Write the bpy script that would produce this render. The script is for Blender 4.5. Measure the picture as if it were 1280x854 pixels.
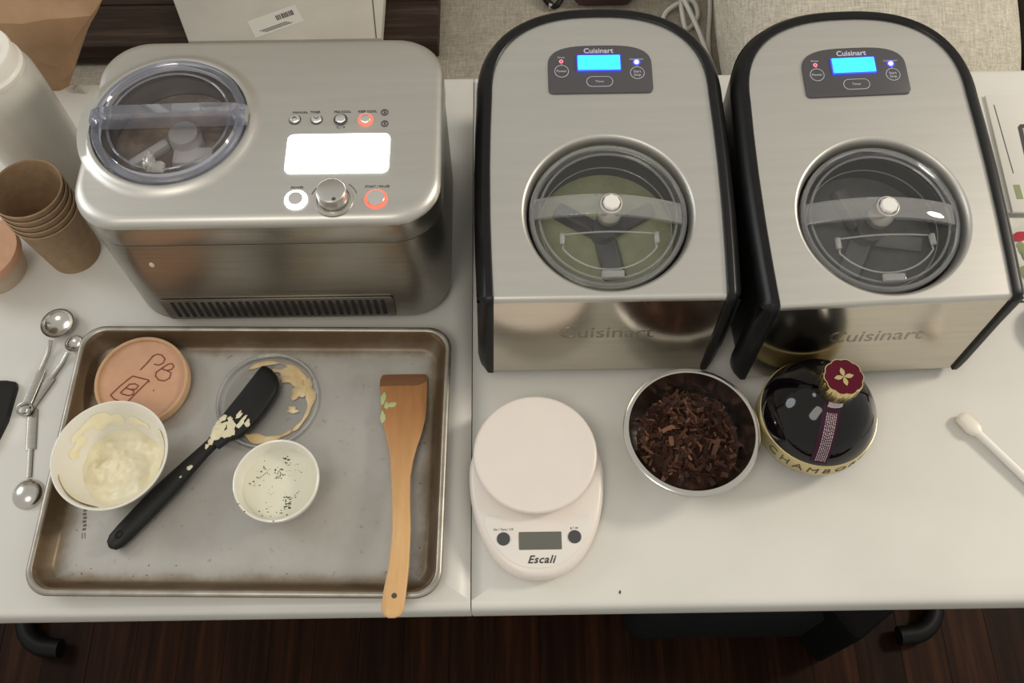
import bpy, bmesh, math, random
from mathutils import Vector, Matrix, Euler
PI = math.pi
for o in list(bpy.data.objects):
    bpy.data.objects.remove(o, do_unlink=True)
S = bpy.context.scene
COL = S.collection
TZ = 0.74                                   # height of the table top

# ------------------------------------------------------------------ camera, world, lights, exposure
cam = bpy.data.cameras.new('camera')
cam.sensor_fit = 'HORIZONTAL'; cam.sensor_width = 36.0; cam.lens = 33.75
cam.clip_start = 0.02
camo = bpy.data.objects.new('camera', cam); COL.objects.link(camo)
_p, _r = 1.1042, -0.0151
_f = Vector((0, math.cos(_p), -math.sin(_p))); _u = Vector((0, math.sin(_p), math.cos(_p))); _x = Vector((1, 0, 0))
_xr = _x * math.cos(_r) + _u * math.sin(_r); _ur = _u * math.cos(_r) - _x * math.sin(_r)
camo.matrix_world = Matrix(((_xr.x, _ur.x, -_f.x, 0), (_xr.y, _ur.y, -_f.y, 0),
                            (_xr.z, _ur.z, -_f.z, TZ + 1.0722), (0, 0, 0, 1)))
S.camera = camo

world = bpy.data.worlds.new('world'); S.world = world; world.use_nodes = True
bg = world.node_tree.nodes['Background']
bg.inputs['Color'].default_value = (1.0, 0.965, 0.885, 1); bg.inputs['Strength'].default_value = 0.44

def area(name, loc, target, size, power, color):
    l = bpy.data.lights.new(name, 'AREA'); l.shape = 'DISK'; l.size = size; l.energy = power; l.color = color
    o = bpy.data.objects.new(name, l); COL.objects.link(o); o.location = loc
    o.rotation_euler = (Vector(target) - Vector(loc)).to_track_quat('-Z', 'Y').to_euler()
    return o
area('ceiling_lamp', (-0.6, -0.5, 2.75), (0.0, 0.6, TZ), 0.8, 7, (1.0, 0.93, 0.82))
area('side_lamp', (2.25, 0.95, 2.05), (0.2, 0.45, TZ), 0.45, 22, (1.0, 0.90, 0.76))
area('window_light', (-2.2, 1.1, 2.0), (-0.3, 0.5, TZ), 0.9, 9, (0.94, 0.97, 1.0))

vs = S.view_settings
S.display_settings.display_device = 'sRGB'
vs.view_transform = 'Standard'; vs.look = 'None'; vs.exposure = 0.36; vs.gamma = 1.0; vs.use_curve_mapping = False

# ------------------------------------------------------------------ materials
def _nt(name):
    m = bpy.data.materials.new(name); m.use_nodes = True
    nt = m.node_tree; return m, nt, nt.nodes['Principled BSDF']
def node(nt, t, **kw):
    n = nt.nodes.new(t)
    for k, v in kw.items():
        if k.startswith('i_'): n.inputs[k[2:].replace('_', ' ')].default_value = v
        else: setattr(n, k, v)
    return n
def coords(nt, scale=(1, 1, 1), rot=(0, 0, 0)):
    tc = node(nt, 'ShaderNodeTexCoord'); mp = node(nt, 'ShaderNodeMapping')
    mp.inputs['Scale'].default_value = scale; mp.inputs['Rotation'].default_value = rot
    nt.links.new(tc.outputs['Object'], mp.inputs['Vector']); return mp.outputs['Vector']
def ramp(nt, fac, stops):
    r = node(nt, 'ShaderNodeValToRGB'); e = r.color_ramp.elements
    while len(e) < len(stops): e.new(0.5)
    for el, (p, c) in zip(e, stops): el.position = p; el.color = (*c, 1)
    nt.links.new(fac, r.inputs['Fac']); return r.outputs['Color']
def noise(nt, vec, scale, detail=4, rough=0.6):
    n = node(nt, 'ShaderNodeTexNoise'); n.inputs['Scale'].default_value = scale
    n.inputs['Detail'].default_value = detail; n.inputs['Roughness'].default_value = rough
    nt.links.new(vec, n.inputs['Vector']); return n.outputs['Fac']
def bump(nt, b, fac, strength, dist=0.001):
    n = node(nt, 'ShaderNodeBump'); n.inputs['Strength'].default_value = strength; n.inputs['Distance'].default_value = dist
    nt.links.new(fac, n.inputs['Height']); nt.links.new(n.outputs['Normal'], b.inputs['Normal'])
def mat(name, c1, c2=None, rough=0.5, metal=0.0, scale=30, stretch=(1, 1, 1), lo=0.35, hi=0.65, bmp=0.0, bscale=None, detail=4, spec=0.5, coat=0.0):
    m, nt, b = _nt(name)
    b.inputs['Roughness'].default_value = rough; b.inputs['Metallic'].default_value = metal
    b.inputs['Specular IOR Level'].default_value = spec
    if coat: b.inputs['Coat Weight'].default_value = coat; b.inputs['Coat Roughness'].default_value = 0.06
    b.inputs['Base Color'].default_value = (*c1, 1)
    v = coords(nt, stretch)
    if c2 is not None:
        nt.links.new(ramp(nt, noise(nt, v, scale, detail), [(lo, c1), (hi, c2)]), b.inputs['Base Color'])
    if bmp: bump(nt, b, noise(nt, v, bscale or scale, detail), bmp)
    return m
def emit(name, c, s):
    m, nt, b = _nt(name)
    b.inputs['Base Color'].default_value = (*[min(x, 0.8) for x in c], 1)
    b.inputs['Emission Color'].default_value = (*c, 1); b.inputs['Emission Strength'].default_value = s
    return m
def clear(name, tint=(0.95, 0.96, 0.97), haze=0.08, hazec=(0.8, 0.8, 0.8), ior=1.45, rough=0.05):
    m, nt, b = _nt(name); nt.nodes.remove(b); out = nt.nodes['Material Output']
    t = node(nt, 'ShaderNodeBsdfTransparent'); t.inputs['Color'].default_value = (*tint, 1)
    g = node(nt, 'ShaderNodeBsdfGlossy'); g.inputs['Roughness'].default_value = rough
    d = node(nt, 'ShaderNodeBsdfDiffuse'); d.inputs['Color'].default_value = (*hazec, 1)
    f = node(nt, 'ShaderNodeFresnel'); f.inputs['IOR'].default_value = ior
    m1 = node(nt, 'ShaderNodeMixShader'); m1.inputs['Fac'].default_value = haze
    m2 = node(nt, 'ShaderNodeMixShader')
    L = nt.links.new
    L(t.outputs[0], m1.inputs[1]); L(d.outputs[0], m1.inputs[2]); L(f.outputs[0], m2.inputs['Fac'])
    L(m1.outputs[0], m2.inputs[1]); L(g.outputs[0], m2.inputs[2]); L(m2.outputs[0], out.inputs['Surface'])
    return m

M = {}
M['steel'] = mat('brushed_steel', (0.32, 0.30, 0.26), (0.37, 0.35, 0.31), 0.33, 1.0, 60, (0.15, 6, 6), bmp=0.05, bscale=300)  # base darkened to stand in for dim surroundings mirrored by the boxy maker's front
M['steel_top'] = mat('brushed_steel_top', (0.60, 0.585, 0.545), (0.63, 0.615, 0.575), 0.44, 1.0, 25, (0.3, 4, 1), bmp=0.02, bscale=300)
M['polished'] = mat('polished_steel', (0.62, 0.60, 0.56), None, 0.2, 1.0)
M['front_steel'] = mat('front_sheet_steel', (0.56, 0.52, 0.45), (0.60, 0.56, 0.49), 0.17, 1.0, 40, (0.2, 6, 3), bmp=0.02, bscale=260)
M['button_steel'] = mat('button_steel', (0.80, 0.79, 0.76), None, 0.3, 1.0)
M['steel_dimmed'] = mat('cover_steel_dimmed', (0.42, 0.40, 0.36), (0.47, 0.45, 0.41), 0.3, 1.0, 60, (0.15, 6, 6))  # cover steel darkened for the dimmer things its upright side reflects
M['satin'] = mat('satin_steel', (0.60, 0.585, 0.55), None, 0.36, 1.0)
M['clear_thin'] = clear('clear_thin_plastic', (0.985, 0.985, 0.985), 0.05, (0.8, 0.8, 0.78), 1.3)
M['clear_handle'] = clear('clear_handle_plastic', (0.96, 0.965, 0.97), 0.20, (0.85, 0.85, 0.85), 1.5)
M['bowl_dark'] = mat('bowl_wall_dark', (0.035, 0.034, 0.032), None, 0.45, 0.3)
M['clear_rim'] = clear('clear_rim_plastic', (0.95, 0.95, 0.95), 0.28, (0.75, 0.75, 0.73), 1.4)
M['dark_steel'] = mat('bowl_steel', (0.42, 0.41, 0.39), None, 0.3, 1.0)
M['black'] = mat('black_plastic', (0.006, 0.006, 0.0063), (0.009, 0.009, 0.0092), 0.34, 0.0, 80, spec=0.28)
M['black_matt'] = mat('black_rubber', (0.009, 0.009, 0.0088), (0.013, 0.013, 0.0125), 0.5, spec=0.3)
M['dark_grey'] = mat('charcoal_panel', (0.075, 0.072, 0.078), None, 0.38)
M['white_plastic'] = mat('white_plastic', (0.80, 0.78, 0.74), (0.83, 0.81, 0.77), 0.35, 0, 20)
M['scale_white'] = mat('scale_white', (0.77, 0.70, 0.64), (0.79, 0.72, 0.66), 0.32, 0, 20)
M['china'] = mat('white_china', (0.76, 0.735, 0.655), None, 0.16, coat=0.3)
M['print_dark'] = mat('dark_print', (0.06, 0.055, 0.05), None, 0.6)
M['print_light'] = mat('pale_print', (0.55, 0.55, 0.58), None, 0.5)
M['clear'] = clear('clear_plastic', (0.96, 0.965, 0.97), 0.03)
M['clear_edge'] = clear('clear_plastic_edge', (0.95, 0.955, 0.96), 0.17, (0.82, 0.82, 0.82), 1.5)
M['clear_blue'] = clear('clear_bluish_plastic', (0.97, 0.975, 0.985), 0.04, (0.6, 0.62, 0.72))
M['clear_blue_edge'] = clear('clear_bluish_edge', (0.90, 0.91, 0.96), 0.17, (0.66, 0.68, 0.80), 1.5)
M['led_white'] = emit('backlit_white', (0.92, 0.97, 1.0), 4.0)
M['ring_white'] = emit('ring_white', (1, 1, 1), 5.0)
M['ring_red'] = emit('ring_red', (1.0, 0.09, 0.05), 1.7)
M['lcd_cyan'] = emit('backlit_cyan', (0.03, 0.86, 1.0), 1.0)
M['lcd_halo'] = emit('blue_halo_glow', (0.02, 0.03, 1.0), 4.0)
M['led_red'] = emit('led_red', (1.0, 0.10, 0.15), 3.0)
M['led_blue'] = emit('led_blue', (0.25, 0.2, 1.0), 9.0)
M['kraft'] = mat('kraft_paper', (0.30, 0.195, 0.11), (0.36, 0.24, 0.14), 0.8, 0, 90, bmp=0.1)
M['kraft_in'] = mat('kraft_inside', (0.27, 0.165, 0.085), (0.31, 0.19, 0.10), 0.8, 0, 60)
M['kraft_bag'] = mat('kraft_bag', (0.31, 0.185, 0.10), (0.38, 0.235, 0.135), 0.75, 0, 18, bmp=0.25, bscale=25)
M['kraft_pink'] = mat('kraft_lid_paper', (0.53, 0.30, 0.18), (0.58, 0.335, 0.21), 0.75, 0, 60)
M['red_ink'] = mat('red_marker', (0.20, 0.045, 0.03), None, 0.6)
M['paper'] = mat('white_paper', (0.43, 0.40, 0.345), (0.48, 0.45, 0.39), 0.7, 0, 8)
M['table'] = mat('table_plastic', (0.66, 0.645, 0.60), (0.70, 0.685, 0.64), 0.38, 0, 6, bmp=0.03, bscale=500)
M['table_edge'] = mat('table_rim_plastic', (0.52, 0.50, 0.46), (0.56, 0.54, 0.50), 0.5, 0, 10)
M['green_mix'] = mat('green_ice_cream', (0.30, 0.32, 0.17), (0.38, 0.40, 0.22), 0.45, 0, 40, bmp=0.3)
M['grey_paddle'] = mat('grey_paddle', (0.09, 0.09, 0.088), (0.12, 0.12, 0.115), 0.4, 0, 40)
M['dark_mix'] = mat('dark_bowl_inside', (0.10, 0.10, 0.095), (0.14, 0.14, 0.13), 0.4, 0, 30)
M['grey_paddle_light'] = mat('grey_paddle_pale', (0.17, 0.17, 0.165), (0.21, 0.21, 0.20), 0.4, 0, 40)
M['brown_mix'] = mat('brown_ice_cream', (0.15, 0.095, 0.06), (0.40, 0.29, 0.17), 0.45, 0, 26, lo=0.4, hi=0.7, bmp=0.4)
M['cream'] = mat('whipped_cream', (0.78, 0.70, 0.46), (0.84, 0.78, 0.58), 0.42, 0, 30, bmp=0.4, bscale=60)
M['cream_liquid'] = mat('herbed_cream', (0.72, 0.70, 0.56), (0.75, 0.73, 0.60), 0.25, 0, 20)
M['herb'] = mat('green_herb', (0.035, 0.045, 0.02), (0.06, 0.075, 0.03), 0.6)
M['caramel'] = mat('caramel_smear', (0.62, 0.43, 0.20), (0.76, 0.62, 0.38), 0.3, 0, 40)
M['smear'] = mat('cream_smear', (0.66, 0.60, 0.40), (0.74, 0.69, 0.50), 0.35, 0, 60)
M['green_smear'] = mat('green_smear', (0.42, 0.50, 0.24), None, 0.4)
M['gold'] = mat('gold', (0.72, 0.58, 0.28), None, 0.24, 1.0)
M['gold_band'] = mat('gold_band', (0.62, 0.52, 0.28), None, 0.35, 0.9)
M['burgundy'] = mat('burgundy', (0.085, 0.004, 0.016), None, 0.6, spec=0.12)
M['bottle'] = mat('dark_bottle_glass', (0.003, 0.002, 0.003), None, 0.06, 0, spec=0.4)
M['label_purple'] = mat('purple_strip', (0.040, 0.008, 0.026), None, 0.5, spec=0.2)
M['label_silver'] = mat('silver_seal', (0.52, 0.48, 0.46), None, 0.35, 0.4)
M['lcd_grey'] = mat('grey_lcd', (0.13, 0.13, 0.11), None, 0.25)
M['button_grey'] = mat('grey_button', (0.06, 0.06, 0.06), None, 0.45)
M['maroon'] = mat('maroon_leather', (0.055, 0.014, 0.018), None, 0.4)
M['cord'] = mat('white_cord', (0.62, 0.60, 0.55), None, 0.5)
M['dark_brown'] = mat('dark_brown_matt', (0.06, 0.048, 0.036), (0.075, 0.06, 0.046), 0.9, 0, 120, bmp=0.2)
M['bag_dark'] = mat('dark_nylon', (0.006, 0.007, 0.008), (0.008, 0.009, 0.010), 0.8, spec=0.15)
M['leg_black'] = mat('black_leg_paint', (0.004, 0.004, 0.004), None, 0.5, spec=0.2)
M['red_flower'] = mat('red_flower', (0.45, 0.03, 0.05), None, 0.8)
M['leaf_green'] = mat('green_leaf_print', (0.28, 0.32, 0.16), None, 0.8)
M['brown_wood'] = mat('brown_round_wood', (0.13, 0.06, 0.03), None, 0.5)
M['cloth_white'] = mat('white_cloth', (0.62, 0.60, 0.54), (0.68, 0.66, 0.6), 0.9, 0, 150, bmp=0.2)
M['chip'] = [mat('chocolate_flake', (0.026, 0.010, 0.006), (0.060, 0.026, 0.016), 0.5, 0, 60, spec=0.18),
             mat('chocolate_flake_mid', (0.085, 0.036, 0.022), (0.11, 0.05, 0.03), 0.5, 0, 60, spec=0.18),
             mat('chocolate_flake_pale', (0.19, 0.085, 0.05), (0.23, 0.11, 0.065), 0.5, 0, 60, spec=0.18)]

def fabric(name, a, b_, sx, sy):
    m, nt, b = _nt(name); b.inputs['Roughness'].default_value = 0.95; b.inputs['Specular IOR Level'].default_value = 0.15
    v1 = coords(nt, (sx, sy, sy)); v2 = coords(nt, (sy, sx, sy))
    add = node(nt, 'ShaderNodeMath', operation='ADD'); mul = node(nt, 'ShaderNodeMath', operation='MULTIPLY'); mul.inputs[1].default_value = 0.5
    n1, n2 = noise(nt, v1, 10, 5), noise(nt, v2, 10, 5)
    nt.links.new(n1, add.inputs[0]); nt.links.new(n2, add.inputs[1]); nt.links.new(add.outputs[0], mul.inputs[0])
    nt.links.new(ramp(nt, mul.outputs[0], [(0.38, a), (0.62, b_)]), b.inputs['Base Color'])
    bump(nt, b, mul.outputs[0], 0.5, 0.002)
    return m
M['sofa'] = fabric('taupe_upholstery', (0.24, 0.215, 0.17), (0.40, 0.36, 0.295), 6, 45)
M['pillow'] = fabric('beige_woven', (0.38, 0.35, 0.29), (0.62, 0.58, 0.49), 4.0, 34)

def wood(name, cols, along, rough=0.4, fine=22.0, vary=True, grade=False, spec=0.5):
    m, nt, b = _nt(name); b.inputs['Roughness'].default_value = rough; b.inputs['Specular IOR Level'].default_value = spec
    st = [fine, fine, fine]; st[along] = fine * 0.05
    v = coords(nt, st)
    if vary:
        oi = node(nt, 'ShaderNodeObjectInfo'); va = node(nt, 'ShaderNodeVectorMath', operation='ADD')
        sc = node(nt, 'ShaderNodeMath', operation='MULTIPLY'); sc.inputs[1].default_value = 40
        nt.links.new(oi.outputs['Random'], sc.inputs[0]); nt.links.new(sc.outputs[0], va.inputs[1]); nt.links.new(v, va.inputs[0]); v = va.outputs[0]
    n = noise(nt, v, 3.0, 6, 0.65)
    col = ramp(nt, n, cols)
    if vary:
        mx = node(nt, 'ShaderNodeMix', data_type='RGBA', blend_type='MULTIPLY'); mx.inputs['Factor'].default_value = 1.0
        mr = node(nt, 'ShaderNodeMapRange'); mr.inputs['To Min'].default_value = 0.65; mr.inputs['To Max'].default_value = 1.25
        nt.links.new(oi.outputs['Random'], mr.inputs['Value']); nt.links.new(col, mx.inputs['A']); nt.links.new(mr.outputs[0], mx.inputs['B']); col = mx.outputs['Result']
    if grade:
        tc = node(nt, 'ShaderNodeTexCoord'); sp = node(nt, 'ShaderNodeSeparateXYZ'); nt.links.new(tc.outputs['Object'], sp.inputs[0])
        mr = node(nt, 'ShaderNodeMapRange'); mr.inputs['From Min'].default_value = -0.19; mr.inputs['From Max'].default_value = -0.02; nt.links.new(sp.outputs['Y'], mr.inputs['Value'])
        ad = node(nt, 'ShaderNodeMath', operation='MULTIPLY_ADD'); nt.links.new(n, ad.inputs[0]); ad.inputs[1].default_value = 0.35; nt.links.new(mr.outputs[0], ad.inputs[2])
        st_ = ramp(nt, ad.outputs[0], [(0.15, (1, 1, 1)), (1.0, (0.58, 0.43, 0.34))])
        mx = node(nt, 'ShaderNodeMix', data_type='RGBA', blend_type='MULTIPLY'); mx.inputs['Factor'].default_value = 1.0
        nt.links.new(col, mx.inputs['A']); nt.links.new(st_, mx.inputs['B']); col = mx.outputs['Result']
    nt.links.new(col, b.inputs['Base Color']); bump(nt, b, n, 0.15)
    return m
M['floor_wood'] = wood('floor_wood', [(0.3, (0.009, 0.0026, 0.0008)), (0.5, (0.020, 0.0066, 0.0022)), (0.7, (0.040, 0.0145, 0.0055))], 1, 0.5, 18, spec=0.08)
M['board_wood'] = wood('dark_board_wood', [(0.3, (0.018, 0.010, 0.007)), (0.52, (0.048, 0.028, 0.018)), (0.75, (0.12, 0.085, 0.065))], 0, 0.6, 25, spec=0.2)
M['turner_wood'] = wood('turner_wood', [(0.3, (0.56, 0.33, 0.13)), (0.5, (0.66, 0.40, 0.175)), (0.7, (0.74, 0.47, 0.22))], 1, 0.45, 35, False, True)

def pan_material():
    m, nt, b = _nt('aged_aluminium'); L = nt.links.new
    b.inputs['Metallic'].default_value = 0.55
    v = coords(nt)
    n1 = noise(nt, v, 16, 8, 0.65); n2 = noise(nt, v, 70, 6, 0.6)
    tc = node(nt, 'ShaderNodeTexCoord'); sp = node(nt, 'ShaderNodeSeparateXYZ'); L(tc.outputs['Object'], sp.inputs[0])
    def edge(out, half, w):
        a = node(nt, 'ShaderNodeMath', operation='ABSOLUTE'); L(out, a.inputs[0])
        r = node(nt, 'ShaderNodeMapRange'); r.inputs['From Min'].default_value = half - w; r.inputs['From Max'].default_value = half
        L(a.outputs[0], r.inputs['Value']); return r.outputs[0]
    ex, ey = edge(sp.outputs['X'], 0.215, 0.035), edge(sp.outputs['Y'], 0.151, 0.03)
    mx = node(nt, 'ShaderNodeMath', operation='MAXIMUM'); L(ex, mx.inputs[0]); L(ey, mx.inputs[1])
    pw = node(nt, 'ShaderNodeMath', operation='POWER'); L(mx.outputs[0], pw.inputs[0]); pw.inputs[1].default_value = 1.6
    ad = node(nt, 'ShaderNodeMath', operation='MULTIPLY_ADD'); L(n1, ad.inputs[0]); ad.inputs[1].default_value = 0.9; L(pw.outputs[0], ad.inputs[2])
    ml = node(nt, 'ShaderNodeMath', operation='MULTIPLY'); L(ad.outputs[0], ml.inputs[0]); ml.inputs[1].default_value = 0.5
    stain = ramp(nt, ml.outputs[0], [(0.18, (0.47, 0.455, 0.425)), (0.34, (0.41, 0.39, 0.36)), (0.50, (0.235, 0.19, 0.135)), (0.72, (0.125, 0.080, 0.042))])
    spots = ramp(nt, n2, [(0.27, (0.45, 0.36, 0.26)), (0.36, (1, 1, 1))])
    mm = node(nt, 'ShaderNodeMix', data_type='RGBA', blend_type='MULTIPLY'); mm.inputs['Factor'].default_value = 0.6
    L(stain, mm.inputs['A']); L(spots, mm.inputs['B']); L(mm.outputs['Result'], b.inputs['Base Color'])
    rr_ = node(nt, 'ShaderNodeMapRange'); rr_.inputs['To Min'].default_value = 0.35; rr_.inputs['To Max'].default_value = 0.6
    L(n1, rr_.inputs['Value']); L(rr_.outputs[0], b.inputs['Roughness']); bump(nt, b, n2, 0.08)
    return m
M['pan'] = pan_material()
M['pan_rim'] = mat('aged_rim', (0.30, 0.275, 0.23), (0.44, 0.41, 0.36), 0.38, 0.75, 25, (1, 1, 1), bmp=0.1)
M['milky'] = clear('milky_plastic', (0.86, 0.84, 0.78), 0.62, (0.80, 0.77, 0.70), 1.4, 0.25)
M['milky_lid'] = mat('milky_lid', (0.80, 0.77, 0.70), None, 0.35)

# ------------------------------------------------------------------ mesh helpers
class MB:
    def __init__(s, T=None): s.bm = bmesh.new(); s.T = T or Matrix.Identity(4)
    def v(s, p): return s.bm.verts.new(s.T @ Vector(p))
    def face(s, vs, mi=0):
        try:
            f = s.bm.faces.new(vs); f.material_index = mi; return f
        except ValueError: return None
    def loft(s, rings, closed=True, cap0=False, cap1=False, loop=False, mi=0):
        R = [[s.v(p) for p in r] for r in rings]; n = len(R[0])
        if loop: R.append(R[0])
        for a, b in zip(R, R[1:]):
            for i in range(n if closed else n - 1):
                j = (i + 1) % n; s.face((a[i], a[j], b[j], b[i]), mi)
        if cap0: s.face(list(reversed(R[0])), mi)
        if cap1: s.face(R[-1], mi)
        return R
    def lathe(s, prof, c=(0, 0, 0), n=48, a0=0.0, a1=2 * PI, mi=0, sx=1.0, sy=1.0):
        full = abs(a1 - a0 - 2 * PI) < 1e-6; prev = None
        cnt = n if full else n + 1
        for r, z in prof:
            if r < 1e-6: ring = [s.v((c[0], c[1], c[2] + z))]
            else: ring = [s.v((c[0] + sx * r * math.cos(a0 + (a1 - a0) * i / n), c[1] + sy * r * math.sin(a0 + (a1 - a0) * i / n), c[2] + z)) for i in range(cnt)]
            if prev:
                m = n
                for i in range(m):
                    j = (i + 1) % cnt if full else i + 1
                    if len(prev) == 1 and len(ring) == 1: continue
                    if len(prev) == 1: s.face((prev[0], ring[j], ring[i]), mi)
                    elif len(ring) == 1: s.face((prev[i], prev[j], ring[0]), mi)
                    else: s.face((prev[i], prev[j], ring[j], ring[i]), mi)
            prev = ring
    def box(s, c, d, mi=0, bev=0.0, R=None):
        x, y, z = d[0] / 2, d[1] / 2, d[2] / 2; c = Vector(c); R = R or Matrix.Identity(3)
        if bev <= 0:
            P = [s.v(c + R @ Vector(p)) for p in ((-x, -y, -z), (x, -y, -z), (x, y, -z), (-x, y, -z), (-x, -y, z), (x, -y, z), (x, y, z), (-x, y, z))]
            for f in ((3, 2, 1, 0), (4, 5, 6, 7), (0, 1, 5, 4), (1, 2, 6, 5), (2, 3, 7, 6), (3, 0, 4, 7)): s.face([P[i] for i in f], mi)
        else:
            b = bev; rings = []
            for zz, ins in ((-z, b), (-z + 0.3 * b, 0.3 * b), (-z + b, 0), (z - b, 0), (z - 0.3 * b, 0.3 * b), (z, b)):
                rings.append([c + R @ Vector((px, py, zz)) for px, py in rrect(x - ins, y - ins, max(b - ins * 0.5, b * 0.4), 3)])
            s.loft(rings, cap0=True, cap1=True, mi=mi)
    def tube(s, path, r, n=8, closed=False, mi=0, caps=True):
        P = [Vector(p) for p in path]; m = len(P); rs = r if isinstance(r, (list, tuple)) else [r] * m
        rings = []; up = None
        for i in range(m):
            a = P[(i - 1) % m] if (closed or i > 0) else P[i]; b = P[(i + 1) % m] if (closed or i < m - 1) else P[i]
            t = (b - a).normalized()
            if up is None:
                up = Vector((0, 0, 1)) if abs(t.z) < 0.9 else Vector((1, 0, 0))
            sx = t.cross(up)
            if sx.length < 1e-6: sx = t.cross(Vector((0, 1, 0)))
            sx.normalize(); up = sx.cross(t).normalized()
            rings.append([P[i] + sx * rs[i] * math.cos(2 * PI * k / n) + up * rs[i] * math.sin(2 * PI * k / n) for k in range(n)])
        s.loft(rings, cap0=caps and not closed, cap1=caps and not closed, loop=closed, mi=mi)
    def sweep(s, path, ws, hs, n=16, e=2.6, mi=0):
        """a flat bar along path: superellipse section, ws = half widths (horizontal), hs = half heights"""
        P = [Vector(p) for p in path]; m = len(P); rings = []
        for i in range(m):
            t = (P[min(i + 1, m - 1)] - P[max(i - 1, 0)]).normalized()
            sx = t.cross(Vector((0, 0, 1))).normalized(); up = sx.cross(t)
            ring = []
            for k in range(n):
                a = 2 * PI * k / n; ca, sa = math.cos(a), math.sin(a)
                ring.append(P[i] + sx * ws[i] * math.copysign(abs(ca) ** (2 / e), ca) + up * hs[i] * math.copysign(abs(sa) ** (2 / e), sa))
            rings.append(ring)
        s.loft(rings, cap0=True, cap1=True, mi=mi)
    def prism(s, pts, z0, z1, bev=0.0, mi=0):
        pts = [Vector((p[0], p[1], 0)) for p in pts]
        def at(z, ins):
            if ins == 0: return [Vector((p.x, p.y, z)) for p in pts]
            out = []; n = len(pts)
            for i in range(n):
                t = (pts[(i + 1) % n] - pts[(i - 1) % n]).normalized(); out.append(Vector((pts[i].x - t.y * ins, pts[i].y + t.x * ins, z)))
            return out
        rings = [at(z0, 0), at(z1, 0)] if bev <= 0 else [at(z0, 0), at(z1 - bev, 0), at(z1 - 0.3 * bev, 0.3 * bev), at(z1, bev)]
        s.loft(rings, cap0=True, cap1=True, mi=mi)
    def build(s, name, m, parent=None, smooth=True, angle=35, recalc=True):
        if recalc: bmesh.ops.recalc_face_normals(s.bm, faces=s.bm.faces)
        me = bpy.data.meshes.new(name); s.bm.to_mesh(me); s.bm.free()
        for mm in (m if isinstance(m, (list, tuple)) else [m]): me.materials.append(mm)
        if smooth:
            me.shade_smooth(); me.set_sharp_from_angle(angle=math.radians(angle))
        o = bpy.data.objects.new(name, me); COL.objects.link(o)
        if parent: o.parent = parent
        return o
def rrect(x, y, r, n=6, cx=0.0, cy=0.0):
    r = min(r, x * 0.999, y * 0.999); out = []
    for sx, sy, a in ((1, 1, 0), (-1, 1, PI / 2), (-1, -1, PI), (1, -1, 1.5 * PI)):
        for k in range(n + 1):
            t = a + PI / 2 * k / n; out.append((cx + sx * (x - r) + r * math.cos(t), cy + sy * (y - r) + r * math.sin(t)))
    return out
def circle(r, n=48, cx=0, cy=0, z=0): return [(cx + r * math.cos(2 * PI * i / n), cy + r * math.sin(2 * PI * i / n), z) for i in range(n)]
def root(name, label, cat, loc, rz=0.0, group=None):
    o = bpy.data.objects.new(name, None); COL.objects.link(o); o.location = loc; o.rotation_euler = (0, 0, rz)
    o.empty_display_size = 0.05
    return tag(o, label, cat, group)
def tag(o, label, cat, group=None):
    o['label'] = label; o['category'] = cat
    if group: o['group'] = group
    return o
def put(o, loc, rz=0.0): o.location = loc; o.rotation_euler = (0, 0, rz); return o
def text(s, size, m, parent, T, name='lettering', ext=0.00015, shear=0.0, align='CENTER', bold=0.0, spacing=1.0):
    c = bpy.data.curves.new('lettering', 'FONT'); c.body = s; c.size = size; c.extrude = ext; c.shear = shear
    c.align_x = align; c.align_y = 'CENTER'; c.offset = bold; c.space_character = spacing; c.resolution_u = 3
    t = bpy.data.objects.new('lettering_source', c); COL.objects.link(t)
    dg = bpy.context.evaluated_depsgraph_get(); dg.update()
    me = bpy.data.meshes.new_from_object(t.evaluated_get(dg)); bpy.data.objects.remove(t, do_unlink=True); bpy.data.curves.remove(c)
    me.transform(T); me.materials.clear(); me.materials.append(m)
    o = bpy.data.objects.new(name, me); COL.objects.link(o)
    if parent: o.parent = parent
    return o
Tr = lambda x, y, z: Matrix.Translation((x, y, z))
Rx = lambda a: Matrix.Rotation(a, 4, 'X'); Ry = lambda a: Matrix.Rotation(a, 4, 'Y'); Rz = lambda a: Matrix.Rotation(a, 4, 'Z')
def ray_outline(poly, c, angs):
    """where rays from c at the given angles leave the closed polygon"""
    out = []; n = len(poly)
    for a in angs:
        d = (math.cos(a), math.sin(a)); best = None
        for i in range(n):
            x1, y1 = poly[i][0] - c[0], poly[i][1] - c[1]; x2, y2 = poly[(i + 1) % n][0] - c[0], poly[(i + 1) % n][1] - c[1]
            ex, ey = x2 - x1, y2 - y1; den = d[0] * ey - d[1] * ex
            if abs(den) < 1e-12: continue
            t = (x1 * ey - y1 * ex) / den; u = (x1 * d[1] - y1 * d[0]) / den
            if t > 0 and -1e-6 <= u <= 1 + 1e-6 and (best is None or t > best): best = t
        out.append((c[0] + d[0] * best, c[1] + d[1] * best))
    return out
def rnd_blob(mb, c, rx, ry, h, rng, n=20, rings=4, amp=0.2, mi=0):
    ph = [rng.random() * 6.28 for _ in range(4)]
    def rad(a): return 1 + amp * (math.sin(2 * a + ph[0]) * 0.5 + math.sin(3 * a + ph[1]) * 0.35 + math.sin(5 * a + ph[2]) * 0.25)
    R = [[(c[0] + rx * rad(2 * PI * i / n) * math.cos(2 * PI * i / n) * k, c[1] + ry * rad(2 * PI * i / n) * math.sin(2 * PI * i / n) * k, c[2] + h * (1 - k ** 2.5)) for i in range(n)] for k in [1 - q / rings for q in range(rings)]]
    mb.loft(R, cap1=True, mi=mi)

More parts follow.
